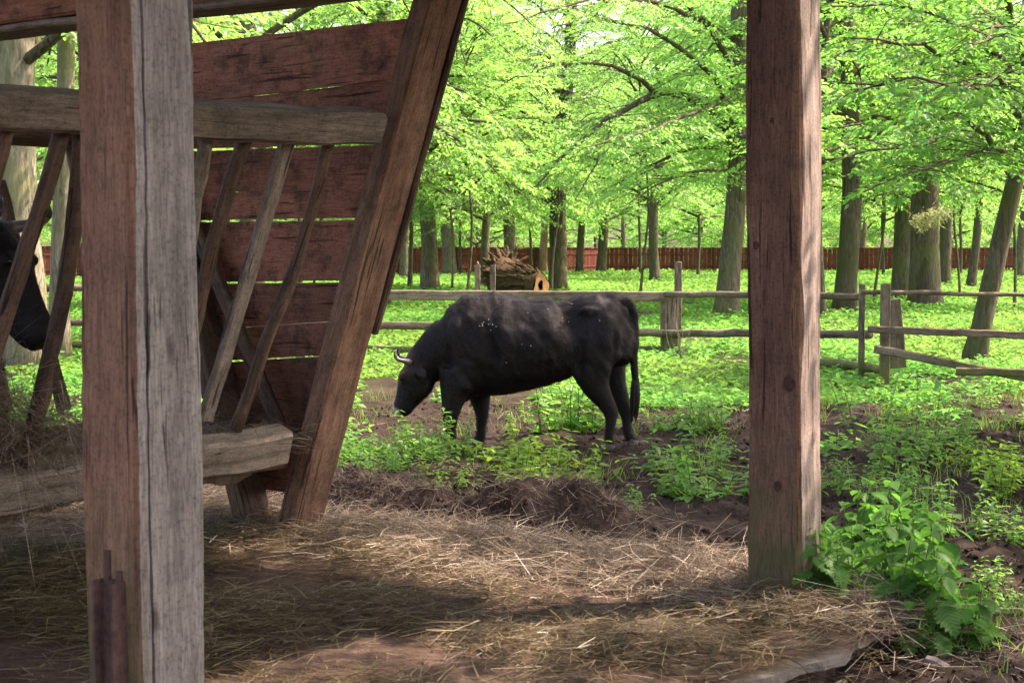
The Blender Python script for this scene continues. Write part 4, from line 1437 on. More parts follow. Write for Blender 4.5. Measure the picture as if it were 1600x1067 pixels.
def tree(name, x, y, r, label, group, templ, seed, bark='bark', h=13.0, lean=(0, 0), scale=1.0, crown_z=0.0, bends=None, rtop=0.5, wob=0.12, rz=None):
    rg = np.random.default_rng(seed)
    root = empty(name, (x, y, float(hgt(x, y))), label, "tree", group, rot=(math.radians(lean[1]), math.radians(lean[0]), 0))
    link("trunk", trunk_mesh(h, r, r * rtop, rg, wob, bends=bends), M[bark], root)
    if templ:
        b, c = TEMPL[templ]
        rz = rg.random() * 6.28 if rz is None else rz
        for nm, m in (("branches", b), ("crown", c)):
            link(nm, m, None, root, loc=(0, 0, crown_z), rot=(0, 0, rz), scale=scale)
    return root


def gx(px, py):
    p = ground(px, py); return p[0], p[1]


GT = "trees in the pasture"
# px, base py, width px, bark, template, scale, crown_z, lean, label
TREES = [
    (42, 575, 78, 'bark_pale', 'mid0', 1.0, 1.0, (0, 0), "thick pale-barked tree trunk behind the left end of the feeder"),
    (92, 560, 34, 'bark_pale', None, 1.0, 0.0, (1, 0), "narrower mossy trunk growing against the thick pale trunk behind the feeder"),
    (106, 470, 13, 'bark', 'mid1', 1.0, 0.0, (0, 0), "thin dark trunk just beside the near post, seen over the rack hay"),
    (395, 535, 42, 'bark', 'mid2', 1.0, 0.5, (0, 0), "grey trunk showing in the slot above the red plank wall"),
    (590, 480, 26, 'bark', 'mid3', 1.1, 0.5, (1.2, 0), "slim trunk rising behind the top of the slanting feeder leg"),
    (632, 437, 15, 'bark', 'mid1', 1.1, 0.0, (0, 0), "small trunk nearest the slanting leg, in front of the red fence"),
    (671, 456, 30, 'bark', 'mid0', 1.05, 0.0, (-1.5, 0), "straight grey-brown trunk with white specks, second from the slanting leg"),
    (702, 432, 24, 'bark', 'mid2', 1.2, 0.0, (-3, 0), "brown trunk leaning towards the feeder, its foot flared"),
    (759, 451, 15, 'bark', 'mid3', 1.0, 0.0, (0, 0), "slim trunk standing between two short fence stakes"),
    (797, 432, 22, 'bark_dark', 'mid1', 1.3, 0.0, (0, 0), "dark trunk directly behind the uprooted root plate"),
    (872, 457, 31, 'bark_dark', 'mid2', 1.15, 0.0, (2, 0), "dark mossy trunk beside the sawn end of the fallen log"),
    (906, 427, 13, 'bark_dark', 'mid0', 1.3, 0.0, (0, 0), "slim dark trunk next after the one beside the log"),
    (939, 427, 17, 'bark_dark', 'mid3', 1.3, 0.0, (1.5, 0), "dark slightly crooked trunk in front of the red fence's middle"),
    (975, 424, 7, 'bark', None, 1.0, 0.0, (0, 0), "very thin pale trunk in front of the red fence"),
    (1023, 441, 17, 'bark_dark', 'mid1', 1.2, 0.5, (0, 0), "upright dark trunk halfway between log and right post"),
    (1284, 500, 15, 'bark_dark', 'mid2', 1.0, 0.5, (0, 0), "narrow dark trunk at the edge of the right post"),
    (1320, 488, 37, 'bark_dark', 'mid3', 1.15, 1.0, (0, 0), "stout brown trunk just past the right post"),
    (1347, 425, 16, 'bark', 'mid0', 1.4, 0.0, (0, 0), "distant trunk peeping out behind the stout brown one"),
    (1408, 468, 36, 'bark', 'mid1', 1.3, 0.5, (0, 0), "tall grey trunk close behind the scar-footed tree"),
    (1474, 447, 22, 'bark_dark', 'mid0', 1.2, 0.5, (0, 0), "dark trunk half hidden behind the scar-footed tree"),
    (1516, 450, 15, 'bark_dark', None, 1.0, 0.0, (5, 0), "thin sloping trunk between the scar-footed and the leaning tree"),
    (1594, 436, 17, 'bark', None, 1.0, 0.0, (3, 0), "small curved trunk at the picture's right edge"),
]
for i, (px, py, wpx, bark, tp, sc, cz, lean, lab) in enumerate(TREES):
    x, y = gx(px, py)
    d = y
    tree("broadleaf_tree", x, y, wpx / FPX * d / 2 * 0.93, lab, GT, tp, 500 + i, bark, h=15.0 if d < 110 else 17.0, lean=lean, scale=sc, crown_z=cz, wob=0.14)

# scar-footed oak
x, y = gx(1446, 478)
oak = tree("old_broadleaf_tree", x, y, 48 / FPX * y / 2 * 1.0, "thick old tree with a dark bark scar at its foot", GT, 'mid2', 611, 'bark', h=15, scale=1.2, crown_z=1.0)
mb = MB()
n = 16
R = 48 / FPX * y / 2 * 1.16
for (rw, rh, off, mi) in ((0.26, 1.5, 0.012, 0),):
    v = [(0 - .15, -R - off - .04, rh * .45)]
    for k in range(n):
        a_ = 2 * math.pi * k / n
        zz = rh * (.5 + .55 * math.sin(a_)); ww = rw * math.cos(a_) * (1.15 - .55 * zz / rh)
        v.append((ww - .15, -math.sqrt(max(R * R - (ww - .15) ** 2, 0.01)) * (1.0 - 0.10 * zz / rh) - off + .02, max(zz, 0.0)))
    mb.add(v, [(0, 1 + k, 1 + (k + 1) % n) for k in range(n)], mi)
link("bark_scar", mb.mesh("bark_scar", True), [M['bark_dark'], M['hollow']], oak)

# orange-barked dead pole trunk
x, y = gx(848, 427)
tree("dead_tree", x, y, 14 / FPX * y / 2, "slim orange-barked bare trunk rising behind the fallen log", GT, None, 701, 'bark_orange', h=8.5, lean=(1, 0), rtop=.6)


def hero_tree(px, py, wpx, label, bark, limbs, seed, h, bends, leaf, lean=(0, 0), rtop=.6, mat='leaf', extra=None, **kw):
    """limbs given as measured points (px, py, distance); crown is built in world space under the tree"""
    x, y = gx(px, py)
    rg = np.random.default_rng(seed)
    base = np.array([x, y, float(hgt(x, y))])
    root = empty("broadleaf_tree", base, label, "tree", GT)
    link("trunk", trunk_mesh(h, wpx / FPX * y / 2, wpx / FPX * y / 2 * rtop, rg, 0.06, bends=bends), M[bark], root)
    LL = []
    for pts, r0, r1 in limbs:
        LL.append((np.array([atd(*p) - base for p in pts]), r0, r1))
    if extra: LL += extra
    b, c = grow(LL, rg, leaf=leaf, **kw)
    link("branches", b, M['bark_dark'], root)
    link("crown", c, M[mat], root)
    return root


d13 = gx(1140, 497)[1]
hero_tree(1134, 497, 36, "grey trunk with a long limb arching out over the log side", 'bark', [
    ([(1150, 232, d13), (1132, 192, d13), (1085, 148, d13 - 1), (1020, 142, d13 - 2), (955, 182, d13 - 3), (895, 232, d13 - 3.5), (830, 300, d13 - 4)], .14, .02),
    ([(1020, 142, d13 - 2), (985, 110, d13 - 3), (920, 90, d13 - 4), (840, 110, d13 - 5)], .07, .015),
    ([(1152, 200, d13), (1120, 120, d13 - 2), (1050, 60, d13 - 3), (960, 30, d13 - 4), (870, 40, d13 - 5)], .10, .015),
    ([(1148, 270, d13), (1090, 262, d13 - 2), (1030, 285, d13 - 3), (980, 320, d13 - 4)], .06, .012),
    ([(1152, 120, d13), (1100, 30, d13 - 2), (1000, -50, d13 - 4), (900, -60, d13 - 5)], .09, .015),
    ([(955, 182, d13 - 3), (930, 260, d13 - 4), (900, 310, d13 - 4.5)], .04, .012),
    ([(1150, 240, d13), (1190, 180, d13 - 1), (1260, 150, d13 - 2), (1330, 170, d13 - 2)], .08, .015),
    ([(1152, 150, d13), (1080, 180, d13 - 5), (1000, 210, d13 - 8), (920, 230, d13 - 9)], .06, .015),
    ([(1152, 60, d13), (1020, 0, d13 - 5), (900, 0, d13 - 8), (780, 40, d13 - 9)], .08, .015),
], 801, 13, ([0, 4, 14], [0, .25, .35]), 0.105, sec_step=0.32, sec_len=1.8, spray_step=.24, spray_n=12, spray_len=.48, start=0.10)

d20 = gx(1522, 570)[1]
hero_tree(1522, 570, 32, "sloping mossy trunk leaning right behind the broken rails", 'bark_dark', [
    ([(1592, 180, d20), (1530, 110, d20 - 2), (1440, 70, d20 - 4), (1330, 60, d20 - 5)], .07, .012),
    ([(1580, 250, d20), (1520, 190, d20 - 2), (1430, 175, d20 - 4), (1310, 200, d20 - 5)], .06, .012),
    ([(1580, 230, d20), (1500, 245, d20 - 3), (1420, 262, d20 - 4.5), (1350, 300, d20 - 5)], .05, .010),
    ([(1592, 120, d20), (1500, 30, d20 - 4), (1400, 0, d20 - 5), (1300, 10, d20 - 6)], .06, .012),
    ([(1592, 60, d20), (1560, -40, d20 - 4), (1450, -80, d20 - 6), (1330, -60, d20 - 7)], .06, .012),
    ([(1600, 150, d20), (1640, 120, d20 - 3), (1690, 150, d20 - 4), (1740, 190, d20 - 5)], .06, .012),
    ([(1590, 140, d20), (1540, 60, d20 + 2), (1420, 40, d20 + 3), (1300, 90, d20 + 3)], .05, .010),
    ([(1590, 170, d20), (1540, 150, d20 + 2), (1420, 130, d20 + 3), (1300, 140, d20 + 3)], .05, .010),
    ([(1585, 200, d20), (1540, 210, d20 + 1), (1450, 220, d20 - 1), (1370, 235, d20 - 2), (1300, 255, d20 - 3)], .05, .010),
    ([(1590, 100, d20), (1570, 20, d20 - 1), (1480, -20, d20 - 2), (1380, -10, d20 - 3)], .05, .010),
    ([(1592, 120, d20), (1600, 60, d20 - 3), (1570, 40, d20 - 5), (1520, 70, d20 - 7)], .05, .010),
    ([(1590, 150, d20), (1570, 120, d20 - 5), (1500, 140, d20 - 8), (1400, 120, d20 - 9), (1310, 130, d20 - 9)], .05, .010),
], 802, 8, ([0, 4, 8], [0, .75, 1.3]), 0.10, mat='leaf_near', six=True, sec_step=0.24, sec_len=1.25, spray_step=.20, spray_n=10, spray_len=.36, start=0.12)

# trees out of the frame whose boughs hang into it and shade the pen
SHADE = [(6.088, 4.756, 'near0', 1.0, "tree out of frame right of the shelter, shading it", 2.809), (8.6, 14.6, 'near1', 1.0, "tree out of frame shading the cow", None),
         (8.49, 4.776, 'near1', 1.0, "tree out of frame right of the viewer", 1.421), (6.162, 11.995, 'near1', .95, "tree out of frame beyond the nettle clump", 2.959)]
for i, (x, y, tp, sc, lab, rz_) in enumerate(SHADE):
    tree("shade_tree", x, y, .2, lab, "shade trees beside the pen", tp, 900 + i, 'bark_dark', h=12, scale=sc, rz=rz_)

# forest beyond the red fence
rg = np.random.default_rng(77)
def zone(px):
    for lim, nm in ((120, "left of the near post"), (610, "behind the hay feeder"), (760, "between slanting leg and fallen log"), (900, "above the cow's back"), (1030, "above the cow's rump"),
                    (1165, "up to the right post"), (1330, "just past the right post"), (1480, "around the scar-footed tree")):
        if px < lim: return nm
    return "behind the sloping mossy trunk"


FX = []
for i in range(74):
    for _ in range(30):
        d = rg.uniform(146, 260); x = d * rg.uniform(-0.40, 0.42)
        if all(math.hypot(x - a_, d - b_) > 6.5 for a_, b_ in FX): break
    FX.append((x, d))
for i, (x, d) in enumerate(FX):
    zn = zone(x / d * FPX + 800)
    tree("forest_tree", x, d, rg.uniform(.14, .28), "tree of the bright wood beyond the red fence, " + zn, "wood beyond the fence, " + zn, 'far%d' % (i % 3), 1000 + i,
         'bark' if i % 2 else 'bark_dark', h=18, scale=rg.uniform(1.35, 1.9), crown_z=0.0)
SX = []
for i in range(46):
    d = rg.uniform(143, 190); x = d * rg.uniform(-0.40, 0.42)
    zn = zone(x / d * FPX + 800)
    tree("forest_sapling", x, d, .06, "leafy sapling beyond the red fence, " + zn, "saplings beyond the fence, " + zn, 'sap%d' % (i % 2), 1200 + i, 'bark', h=3.0, scale=rg.uniform(1.0, 1.7))
# more pasture trees filling the middle distance
for i, (px, d, lab) in enumerate([(560, 95, "behind the lower half of the slanting leg"), (720, 118, "between the brown leaning trunk and the stakes"), (830, 122, "behind the fallen log"), (1000, 120, "beside the very thin pale trunk"),
                                  (1090, 112, "midway between the tall stake and the arching limb's trunk"), (1210, 100, "behind the right post"), (1250, 128, "behind the right post's sunlit face"),
                                  (1380, 120, "between stout brown trunk and scar-footed tree"), (1500, 118, "just past the scar-footed tree"), (1640, 95, "past the picture's right edge"),
                                  (640, 75, "nearest the slanting leg"), (470, 80, "above the red plank wall"), (200, 70, "behind the near post"), (20, 90, "beside the thick pale trunk"),
                                  (300, 110, "behind the feeder's plank wall"), (1560, 130, "beyond the sloping mossy trunk")]):
    x = (px - 800) / FPX * d
    tree("slender_tree", x, d, .11, "slender pasture tree " + lab, "slender trees before the red fence", 'mid%d' % (i % 4), 1400 + i, 'bark_dark', h=15, scale=rg.uniform(1.2, 1.5))
for i, (px, d, lab) in enumerate([
        (705, 62, "thin leafy tree whose boughs hang over the stakes"), (728, 52, "thin leafy tree whose boughs hang over the root plate"), (862, 66, "thin leafy tree hanging over the sawn log end"),
        (1000, 58, "thin leafy tree midway between the dark trunks and the arching limb"),
        (1195, 48, "thin leafy tree mostly behind the right post"), (1250, 60, "thin leafy tree just past the right post's edge"), (1365, 56, "thin leafy tree behind the stout brown trunk"),
        (1500, 60, "thin leafy tree behind the sloping mossy trunk"), (1585, 48, "thin leafy tree at the picture's right edge"), (30, 44, "thin leafy tree behind the thick pale trunk"),
        (150, 38, "thin leafy tree seen over the rack beside the near post"), (345, 46, "thin leafy tree showing above the red plank wall"), (490, 52, "thin leafy tree above the middle of the red plank wall"), (610, 50, "thin leafy tree right behind the slanting leg")]):
    x = (px - 800) / FPX * d
    tree("understorey_tree", x, d, .05, lab, "thin leafy trees under the tall ones", 'und%d' % (i % 3), 1600 + i, 'bark', h=8.5, wob=.32, scale=rg.uniform(.9, 1.15), crown_z=rg.uniform(.3, .9))


# ------------------------------------------------------------------ fences
def build_red_fence():
    rg = np.random.default_rng(31)
    pts = [(-52, 92), (-12.5, 114), (8.0, 138), (58, 138.5)]
    base = np.array([8.0, 138, 0])
    root = empty("red_fence", base, "long red-brown board fence across the far side of the pasture", "fence")
    # one shared board
    w = 0.40
    mb = MB()
    v = [(x_, y_, z_) for x_ in (-w / 2 + .012, w / 2 - .012) for y_ in (-.015, .015) for z_ in (0.05, 2.05)]
    mb.add(v, [(0, 1, 3, 2), (4, 6, 7, 5), (0, 4, 5, 1), (2, 3, 7, 6), (0, 2, 6, 4), (1, 5, 7, 3)])
    # grain along X: mesh is rotated so its length runs along X
    vv = np.concatenate(mb.v); vv = np.stack([vv[:, 2], vv[:, 1], -vv[:, 0]], 1); mb.v = [vv]
    me = mb.mesh("board"); me.materials.append(M['fence_red'])
    for (a0, b0), (a1, b1) in zip(pts[:-1], pts[1:]):
        L = math.hypot(a1 - a0, b1 - b0); n = int(L / w)
        ang = math.atan2(b1 - b0, a1 - a0)
        for i in range(n):
            s = (i + .5) / n
            x, y = a0 + (a1 - a0) * s, b0 + (b1 - b0) * s
            o = link("board", me, None, root, loc=(x - base[0], y - base[1], rg.normal(0, .02) + float(hgt(x, y))),
                     rot=(Matrix.Rotation(ang, 3, 'Z') @ Matrix.Rotation(-math.pi / 2, 3, 'Y')).to_euler())
        for z, ww in ((2.08, .07), (0.5, .10), (1.55, .10)):
            off = np.array([math.sin(ang), -math.cos(ang), 0]) * 0.035
            plank("rail", np.array([a0, b0, z]) + off, np.array([a1, b1, z]) + off, ww, 0.04 if z < 2 else .11, Z3, M['fence_red'], root, base, rg, 10, 0.002)
        k = int(L / 3.0)
        for i in range(k + 1):
            x, y = a0 + (a1 - a0) * i / k, b0 + (b1 - b0) * i / k
            off = np.array([math.sin(ang), -math.cos(ang), 0]) * 0.11
            plank("post", np.array([x, y, -.2]) + off, np.array([x, y, 2.12]) + off, 0.10, 0.10, (1, 0, 0), M['fence_red'], root, base, rg, 2, 0.001)


build_red_fence()


def build_pen_fence():
    rg = np.random.default_rng(33)
    D0 = 26.5
    base = np.array([(1048 - 800) / FPX * D0, D0, 0])
    root = empty("pen_fence", base, "weathered rail fence behind the cow with broken rails at its gap", "fence")

    def pp(px, py, d=D0): return atd(px, py, d)

    def rail(a_, b_, w, t, lab=None, mat='fence_wood', rnd=False):
        if rnd: o = pole("rail", [a_, (a_ + b_) / 2 + np.array([0, 0, .01]), b_], w / 2, w / 2 * .9, M[mat], root, base, rg, 14, 8, .02)
        else: o = plank("rail", a_, b_, w, t, Z3, M[mat], root, base, rg, 16, 0.006, 0.015)
        return o
    rail(pp(585, 461), pp(1042, 463), .165, .08)
    rail(pp(1040, 460, D0 - .1), pp(1350, 464, 23), .11, .09, rnd=True)
    rail(pp(570, 509), pp(780, 511), .14, .12, rnd=True)
    rail(pp(770, 511), pp(1060, 522), .14, .12, rnd=True)
    rail(pp(1040, 521, D0 - .1), pp(1360, 523, 22), .13, .12, rnd=True)
    rail(pp(560, 545), pp(760, 549), .11, .08)
    rail(pp(940, 543), pp(1080, 550), .12, .05)
    rail(pp(1270, 565, 23), pp(1385, 578, 21), .13, .13, rnd=True)
    # left part, seen past the feeder
    for y0, y1 in ((452, 455), (506, 507), (541, 544)):
        rail(pp(-60, y0 - 2), pp(330, y0), .12, .1, rnd=True); rail(pp(320, y0, D0 + .12), pp(600, y1, D0 + .12), .12, .1, rnd=True)
    # posts
    def post(px, top, bot, wpx, d, lab=None, th=None):
        p = pp(px, bot, d); q = pp(px, top, d)
        p[2] = -.3
        p[0], p[1] = q[0], q[1]
        o = plank("post", p, q, wpx / FPX * d, th or wpx / FPX * d, (1, 0, 0), M['fence_wood'], root, base, rg, 8, 0.004)
        if lab: o["label"] = lab
    post(1046, 458, 548, 26, D0 + .14, "thick short post carrying the rail ends")
    post(1060, 410, 520, 11, D0 + .5, "tall thin stake standing above the top rail")
    post(746, 414, 470, 9, D0 + 4); post(770, 414, 470, 9, D0 + 4)
    post(340, 440, 560, 24, D0 + .2); post(-40, 440, 560, 24, D0 + .2)
    post(1347, 444, 575, 9, 21.5); post(1384, 444, 592, 14, 20.2, "square gate post with a rough top")
    # weathered slab leaning behind the gate post
    plank("slab_board", pp(1404, 575, 20.6), pp(1398, 468, 20.6), .21, .07, (1, 0, 0), M['fence_wood'], root, base, rg, 6, .006, taper=.35)
    # gate rails to the right
    rail(pp(1345, 457, 20.3), pp(1660, 463, 20.3), .06, .06, rnd=True)
    rail(pp(1356, 514, 20.0), pp(1660, 526, 19.6), .095, .05)
    rail(pp(1366, 545, 20.0), pp(1660, 601, 19.3), .105, .05)
    rail(pp(1494, 580, 19.2), pp(1680, 584, 18.9), .10, .05)


build_pen_fence()


# ------------------------------------------------------------------ fallen log with root plate, stump, conifer twig
def build_log():
    rg = np.random.default_rng(51)
    d = 60.0
    c = atd(845, 437, d)                         # centre of the sawn face
    base = np.array([c[0], c[1], 0.0])
    root = empty("fallen_log", base, "sawn fallen tree trunk with a jagged upturned root plate", "log")
    r = 0.46
    ax = np.array([-0.80, 0.60, 0.0])            # from the sawn face back to the roots
    P = [np.array([0, 0, r + .02]), ax * .5 + Z3 * (r + .03), ax * 1.0 + Z3 * (r + .1), ax * 1.5 + Z3 * (r + .22), ax * 1.9 + Z3 * (r + .3)]
    v, f = tube(smooth_path(P, 14), np.concatenate([[r, r * 1.03], np.linspace(r * 1.05, r * 1.75, 12)]), 22, False, .16, rg)
    mb = MB(); mb.add(v, f)
    link("trunk", mb.mesh("trunk", True), M['root_wood'], root)
    # sawn face with a dark hollow
    T, U, V_ = frames(np.array(P))
    n = 22
    mb = MB()
    th = np.linspace(0, 2 * math.pi, n, endpoint=False)
    ring = lambda rr, off: np.array([P[0] - ax * off + U[0] * math.cos(t) * rr * (1 + .22 * math.sin(3 * t + rr * 9)) * (.75 if rr < .25 else 1) + V_[0] * math.sin(t) * rr for t in th])
    o = ring(r * .99, .004); i_ = ring(r * .42, .004); i2 = ring(r * .30, -.35)
    i_[:, 2] *= 1; 
    v = np.concatenate([o, i_])
    f = [(k, (k + 1) % n, n + (k + 1) % n, n + k) for k in range(n)]
    mb.add(v, f)
    sf = link("sawn_face", mb.mesh("sawn_face"), M['cut_wood'], root)
    mb = MB()
    v = np.concatenate([ring(r * .425, .003), i2])
    mb.add(v, [(k, (k + 1) % n, n + (k + 1) % n, n + k) for k in range(n)] + [tuple(n + k for k in range(n))])
    link("hollow", mb.mesh("hollow"), M['hollow'], sf)
    # torn fibres and slabs of bark along the trunk
    for i in range(46):
        an = rg.uniform(-.5, 3.6); u0 = rg.uniform(.15, 1.2)
        nrm_ = Z3 * math.sin(an) + U[0] * math.cos(an)
        rr = r * (1.0 + .42 * u0)
        p0 = ax * u0 + Z3 * (r + .03 + .14 * u0) + nrm_ * rr
        p1 = p0 + ax * rg.uniform(.25, .7) + nrm_ * rg.uniform(.06, .28) + rg.normal(0, .04, 3)
        v, f = tube(smooth_path([p0 - nrm_ * .04, (p0 + p1) / 2, p1], 5), np.linspace(rg.uniform(.05, .10), .015, 5), 5, True, .5, rg)
        mb = MB(); mb.add(v, f)
        link("splinter", mb.mesh("splinter", True), M['root_wood'], root)
    # roots
    oc = ax * 1.7 + Z3 * (r + .35)
    for i in range(64):
        an = rg.uniform(-.25, 3.4)
        up_ = Z3 * math.sin(an) + (U[0]) * math.cos(an)
        ln = rg.uniform(.4, 1.0) * (1.0 if math.sin(an) > .2 else .7)
        dd = up_ + ax * rg.uniform(-.1, .7) + rg.normal(0, .15, 3)
        dd /= np.linalg.norm(dd)
        p0 = oc + up_ * .3
        pts = [p0 - dd * .2, p0 + dd * ln * .5 + rg.normal(0, .06, 3), p0 + dd * ln + rg.normal(0, .12, 3)]
        v, f = tube(smooth_path(pts, 7), np.linspace(rg.uniform(.13, .26), .05, 7), 6, True, .4, rg)
        mb = MB(); mb.add(v, f)
        link("root", mb.mesh("root", True), M['root_wood'], root)
    p0 = oc + np.array([-.5, -.2, -.3])
    v, f = tube(smooth_path([p0, p0 + np.array([-.3, 0, .3]), p0 + np.array([-.55, 0, .85])], 8), np.linspace(.10, .035, 8), 7, True, .3, rg)
    mb = MB(); mb.add(v, f)
    link("root", mb.mesh("root", True), M['bark_orange'], root)


build_log()
rgs = np.random.default_rng(52)
p = ground(1003, 499)
v, f = tube([(0, 0, -.1), (0, 0, .08), (0, 0, .22), (0, 0, .24)], [.36, .31, .29, .2], 16, True, .2, rgs)
mb = MB(); mb.add(v, f)
o = link("tree_stump", mb.mesh("tree_stump", False), M['bark_dark'], None, loc=(p[0], p[1], float(hgt(p[0], p[1]))))
tag(o, "low mossy tree stump in the grass just beyond the cow's rump", "stump")

# ------------------------------------------------------------------ plants
def nettle_leaf_mesh(name, n=8, seed=0):
    rg_ = np.random.default_rng(seed)
    v = [(0, 0, 0)]
    L = []
    for i in range(1, n + 1):
        u = i / n
        wv = 0.375 * (math.sin(math.pi * min(u, .999) ** 0.62)) ** 0.9 + 0.004
        z = -0.28 * u * u
        L.append((u, wv, z))
    mid = []; lf = []; rt = []
    for i, (u, wv, z) in enumerate(L):
        mid.append(len(v)); v.append((u, 0, z))
        if i < n - 1:
            lf.append(len(v)); v.append((u + .055, wv * 1.12, z + .05 - .10 * wv)); lf.append(len(v)); v.append((u + .05, wv * .78, z + .05))
            rt.append(len(v)); v.append((u + .055, -wv * 1.12, z + .05 - .10 * wv)); rt.append(len(v)); v.append((u + .05, -wv * .78, z + .05))
    f = [(0, mid[0], lf[0]), (0, rt[0], mid[0])]
    for i in range(n - 2):
        f += [(mid[i], mid[i + 1], lf[2 * i + 2], lf[2 * i + 1]), (mid[i], lf[2 * i + 1], lf[2 * i]),
              (mid[i], rt[2 * i + 1], rt[2 * i + 2], mid[i + 1]), (mid[i], rt[2 * i], rt[2 * i + 1])]
    k = n - 2
    f += [(mid[k], mid[k + 1], lf[2 * k + 1]), (mid[k], lf[2 * k + 1], lf[2 * k]), (mid[k], rt[2 * k + 1], mid[k + 1]), (mid[k], rt[2 * k], rt[2 * k + 1])]
    me = bpy.data.meshes.new(name)
    me.from_pydata(v, [], f)
    at = me.attributes.new("rnd", 'FLOAT', 'POINT')
    at.data.foreach_set("value", np.full(len(v), rg_.uniform(.3, .7), np.float32))
    me.materials.append(M['nettle'])
    me.polygons.foreach_set("use_smooth", [True] * len(f))
    me.update()
    return me


NL = [nettle_leaf_mesh("nettle_leaf", 8, k) for k in range(3)]
DEAD = 0


def plant_axes(rg, h, tilt):
    az = rg.random() * 6.28
    d = np.array([math.cos(az) * tilt, math.sin(az) * tilt, 1.0]); d /= np.linalg.norm(d)
    return d


def build_nettle_clump():
    rg = np.random.default_rng(91)
    c = ground(1400, 960)
    base = np.array([c[0], c[1], 0.0])
    root = empty("nettle_clump", base, "big dark green nettle clump at the foot of the right post", "nettles")
    roots = []
    for i in range(34):
        u = rg.random() ** .9
        p = ground(1290 + 225 * u + rg.normal(0, 14), 945 + 68 * u + rg.normal(0, 16))
        roots.append((p, rg.uniform(.32, .52) * (1 - .25 * u)))
    for i in range(30):
        p = ground(1285 + rg.uniform(0, 175), 885 + rg.uniform(0, 60)); roots.append((p, rg.uniform(.34, .52)))
    for i in range(6):
        p = ground(1264 + 7 * i, 950 + rg.uniform(-6, 10), SLAB_Z); roots.append((p, rg.uniform(.26, .40)))
    leaves = []
    for p, h in roots:
        d = np.array([rg.normal(.06, .15), rg.normal(-.10, .14), 1.0]); d /= np.linalg.norm(d)
        z0 = float(floor_z(np.array(p[0]), np.array(p[1])))
        b = np.array([p[0], p[1], z0 - .03])
        tipp = b + d * h
        P = smooth_path([b, (b + tipp) / 2 + rg.normal(0, .015, 3), tipp], 8)
        v, f = tube(P, np.linspace(.0045, .002, 8), 5)
        mb = MB(); mb.add(v - base, f)
        link("stem", mb.mesh("stem", True), M['stem'], root)
        nn = int(h / .062)
        a0 = rg.random() * 3.14
        for k in range(nn):
            u = (k + 1.0) / nn
            if u < .2: continue
            q = b + (tipp - b) * u
            size = (0.165 * (1 - .55 * max(0, (u - .55) / .45)) * rg.uniform(.75, 1.15)) * (.7 + .6 * u if u < .5 else 1.0)
            for s in (0, 1):
                az = a0 + k * 1.571 + s * math.pi + rg.normal(0, .25)
                el = rg.normal(-.35, .25) - .2 * (1 - u)
                x_ = np.array([math.cos(az) * math.cos(el), math.sin(az) * math.cos(el), math.sin(el)])
                z_ = Z3 + rg.normal(0, .15, 3); z_ -= x_ * np.dot(z_, x_); z_ /= np.linalg.norm(z_)
                leaves.append((q + x_ * .02 - base, x_, np.cross(z_, x_), z_, size, int(rg.integers(3))))
    # the 290 that show largest (nearest and highest) are single leaves, the rest one mass
    leaves.sort(key=lambda L: -(L[4] * (1 + .5 * L[0][2] - .35 * L[0][1])))
    for q, x_, y_, z_, size, k in leaves[:290]:
        link("leaf", NL[k], None, root, loc=q, rot=Matrix((x_, y_, z_)).transposed().to_euler(), scale=size)
    mb = MB()
    for q, x_, y_, z_, size, k in leaves[290:]:
        vv = np.array([v_.co[:] for v_ in NL[k].vertices])
        mb.add(q + size * (vv[:, :1] * x_ + vv[:, 1:2] * y_ + vv[:, 2:] * z_), [tuple(p_.vertices) for p_ in NL[k].polygons], 0, .5)
    o = link("leaves", mb.mesh("leaves", True), M['nettle_mass'], root)
    o["kind"] = "stuff"


build_nettle_clump()


def herb_mesh(seed, h, nst, kind, mat='herb'):
    """a leafy herb: several stems with opposite pointed leaves, leaves joined to one mesh with the stems"""
    rg = np.random.default_rng(seed)
    PP, DD, NN, LL = [], [], [], []
    mb = MB()
    for s in range(nst):
        hh = h * rg.uniform(.55, 1.1)
        r = .05 * h + rg.random() * .22 * h * nst ** .5
        az = rg.random() * 6.28
        b = np.array([math.cos(az) * r, math.sin(az) * r, -.03])
        t = b + np.array([math.cos(az) * .25 * hh + rg.normal(0, .05), math.sin(az) * .25 * hh + rg.normal(0, .05), hh])
        v, f = tube([b, (b + t) / 2 + np.array([0, 0, .02]), t], [.004, .003, .0015], 4, False)
        mb.add(v, f, 1)
        n = max(4, int(hh / .05))
        a0 = rg.random() * 6
        for k in range(n):
            u = (k + .8) / n
            if u < .15: continue
            q = b + (t - b) * u
            for w_ in (0, 1):
                a_ = a0 + k * 1.571 + w_ * math.pi + rg.normal(0, .3)
                el = rg.normal(.15 * u if kind else -.1, .3)
                PP.append(q); DD.append((math.cos(a_) * math.cos(el), math.sin(a_) * math.cos(el), math.sin(el)))
                NN.append(Z3 + rg.normal(0, .2, 3)); LL.append(rg.uniform(.075, .135) * (1.15 - .5 * u) * (h / .4) ** .35)
    V, F, r = leaf_mesh_arrays(np.array(PP), np.array(DD), np.array(NN), np.array(LL), .52 if kind else .62, rg, True, .22)
    mb.add(V, F.tolist(), 0, r)
    me = mb.mesh("herb", False)
    me.materials.append(M[mat]); me.materials.append(M['stem'])
    return me


HERB = [herb_mesh(1, .34, 7, 0), herb_mesh(2, .42, 9, 1), herb_mesh(3, .28, 6, 0), herb_mesh(4, .46, 10, 1), herb_mesh(5, .22, 5, 0), herb_mesh(9, .30, 5, 0), herb_mesh(10, .52, 4, 1)]
HERB_SUNLIT = [herb_mesh(6, .34, 6, 0, 'herb_sunlit_tint'), herb_mesh(7, .40, 8, 1, 'herb_sunlit_tint'), herb_mesh(8, .24, 5, 1, 'herb_sunlit_tint')]


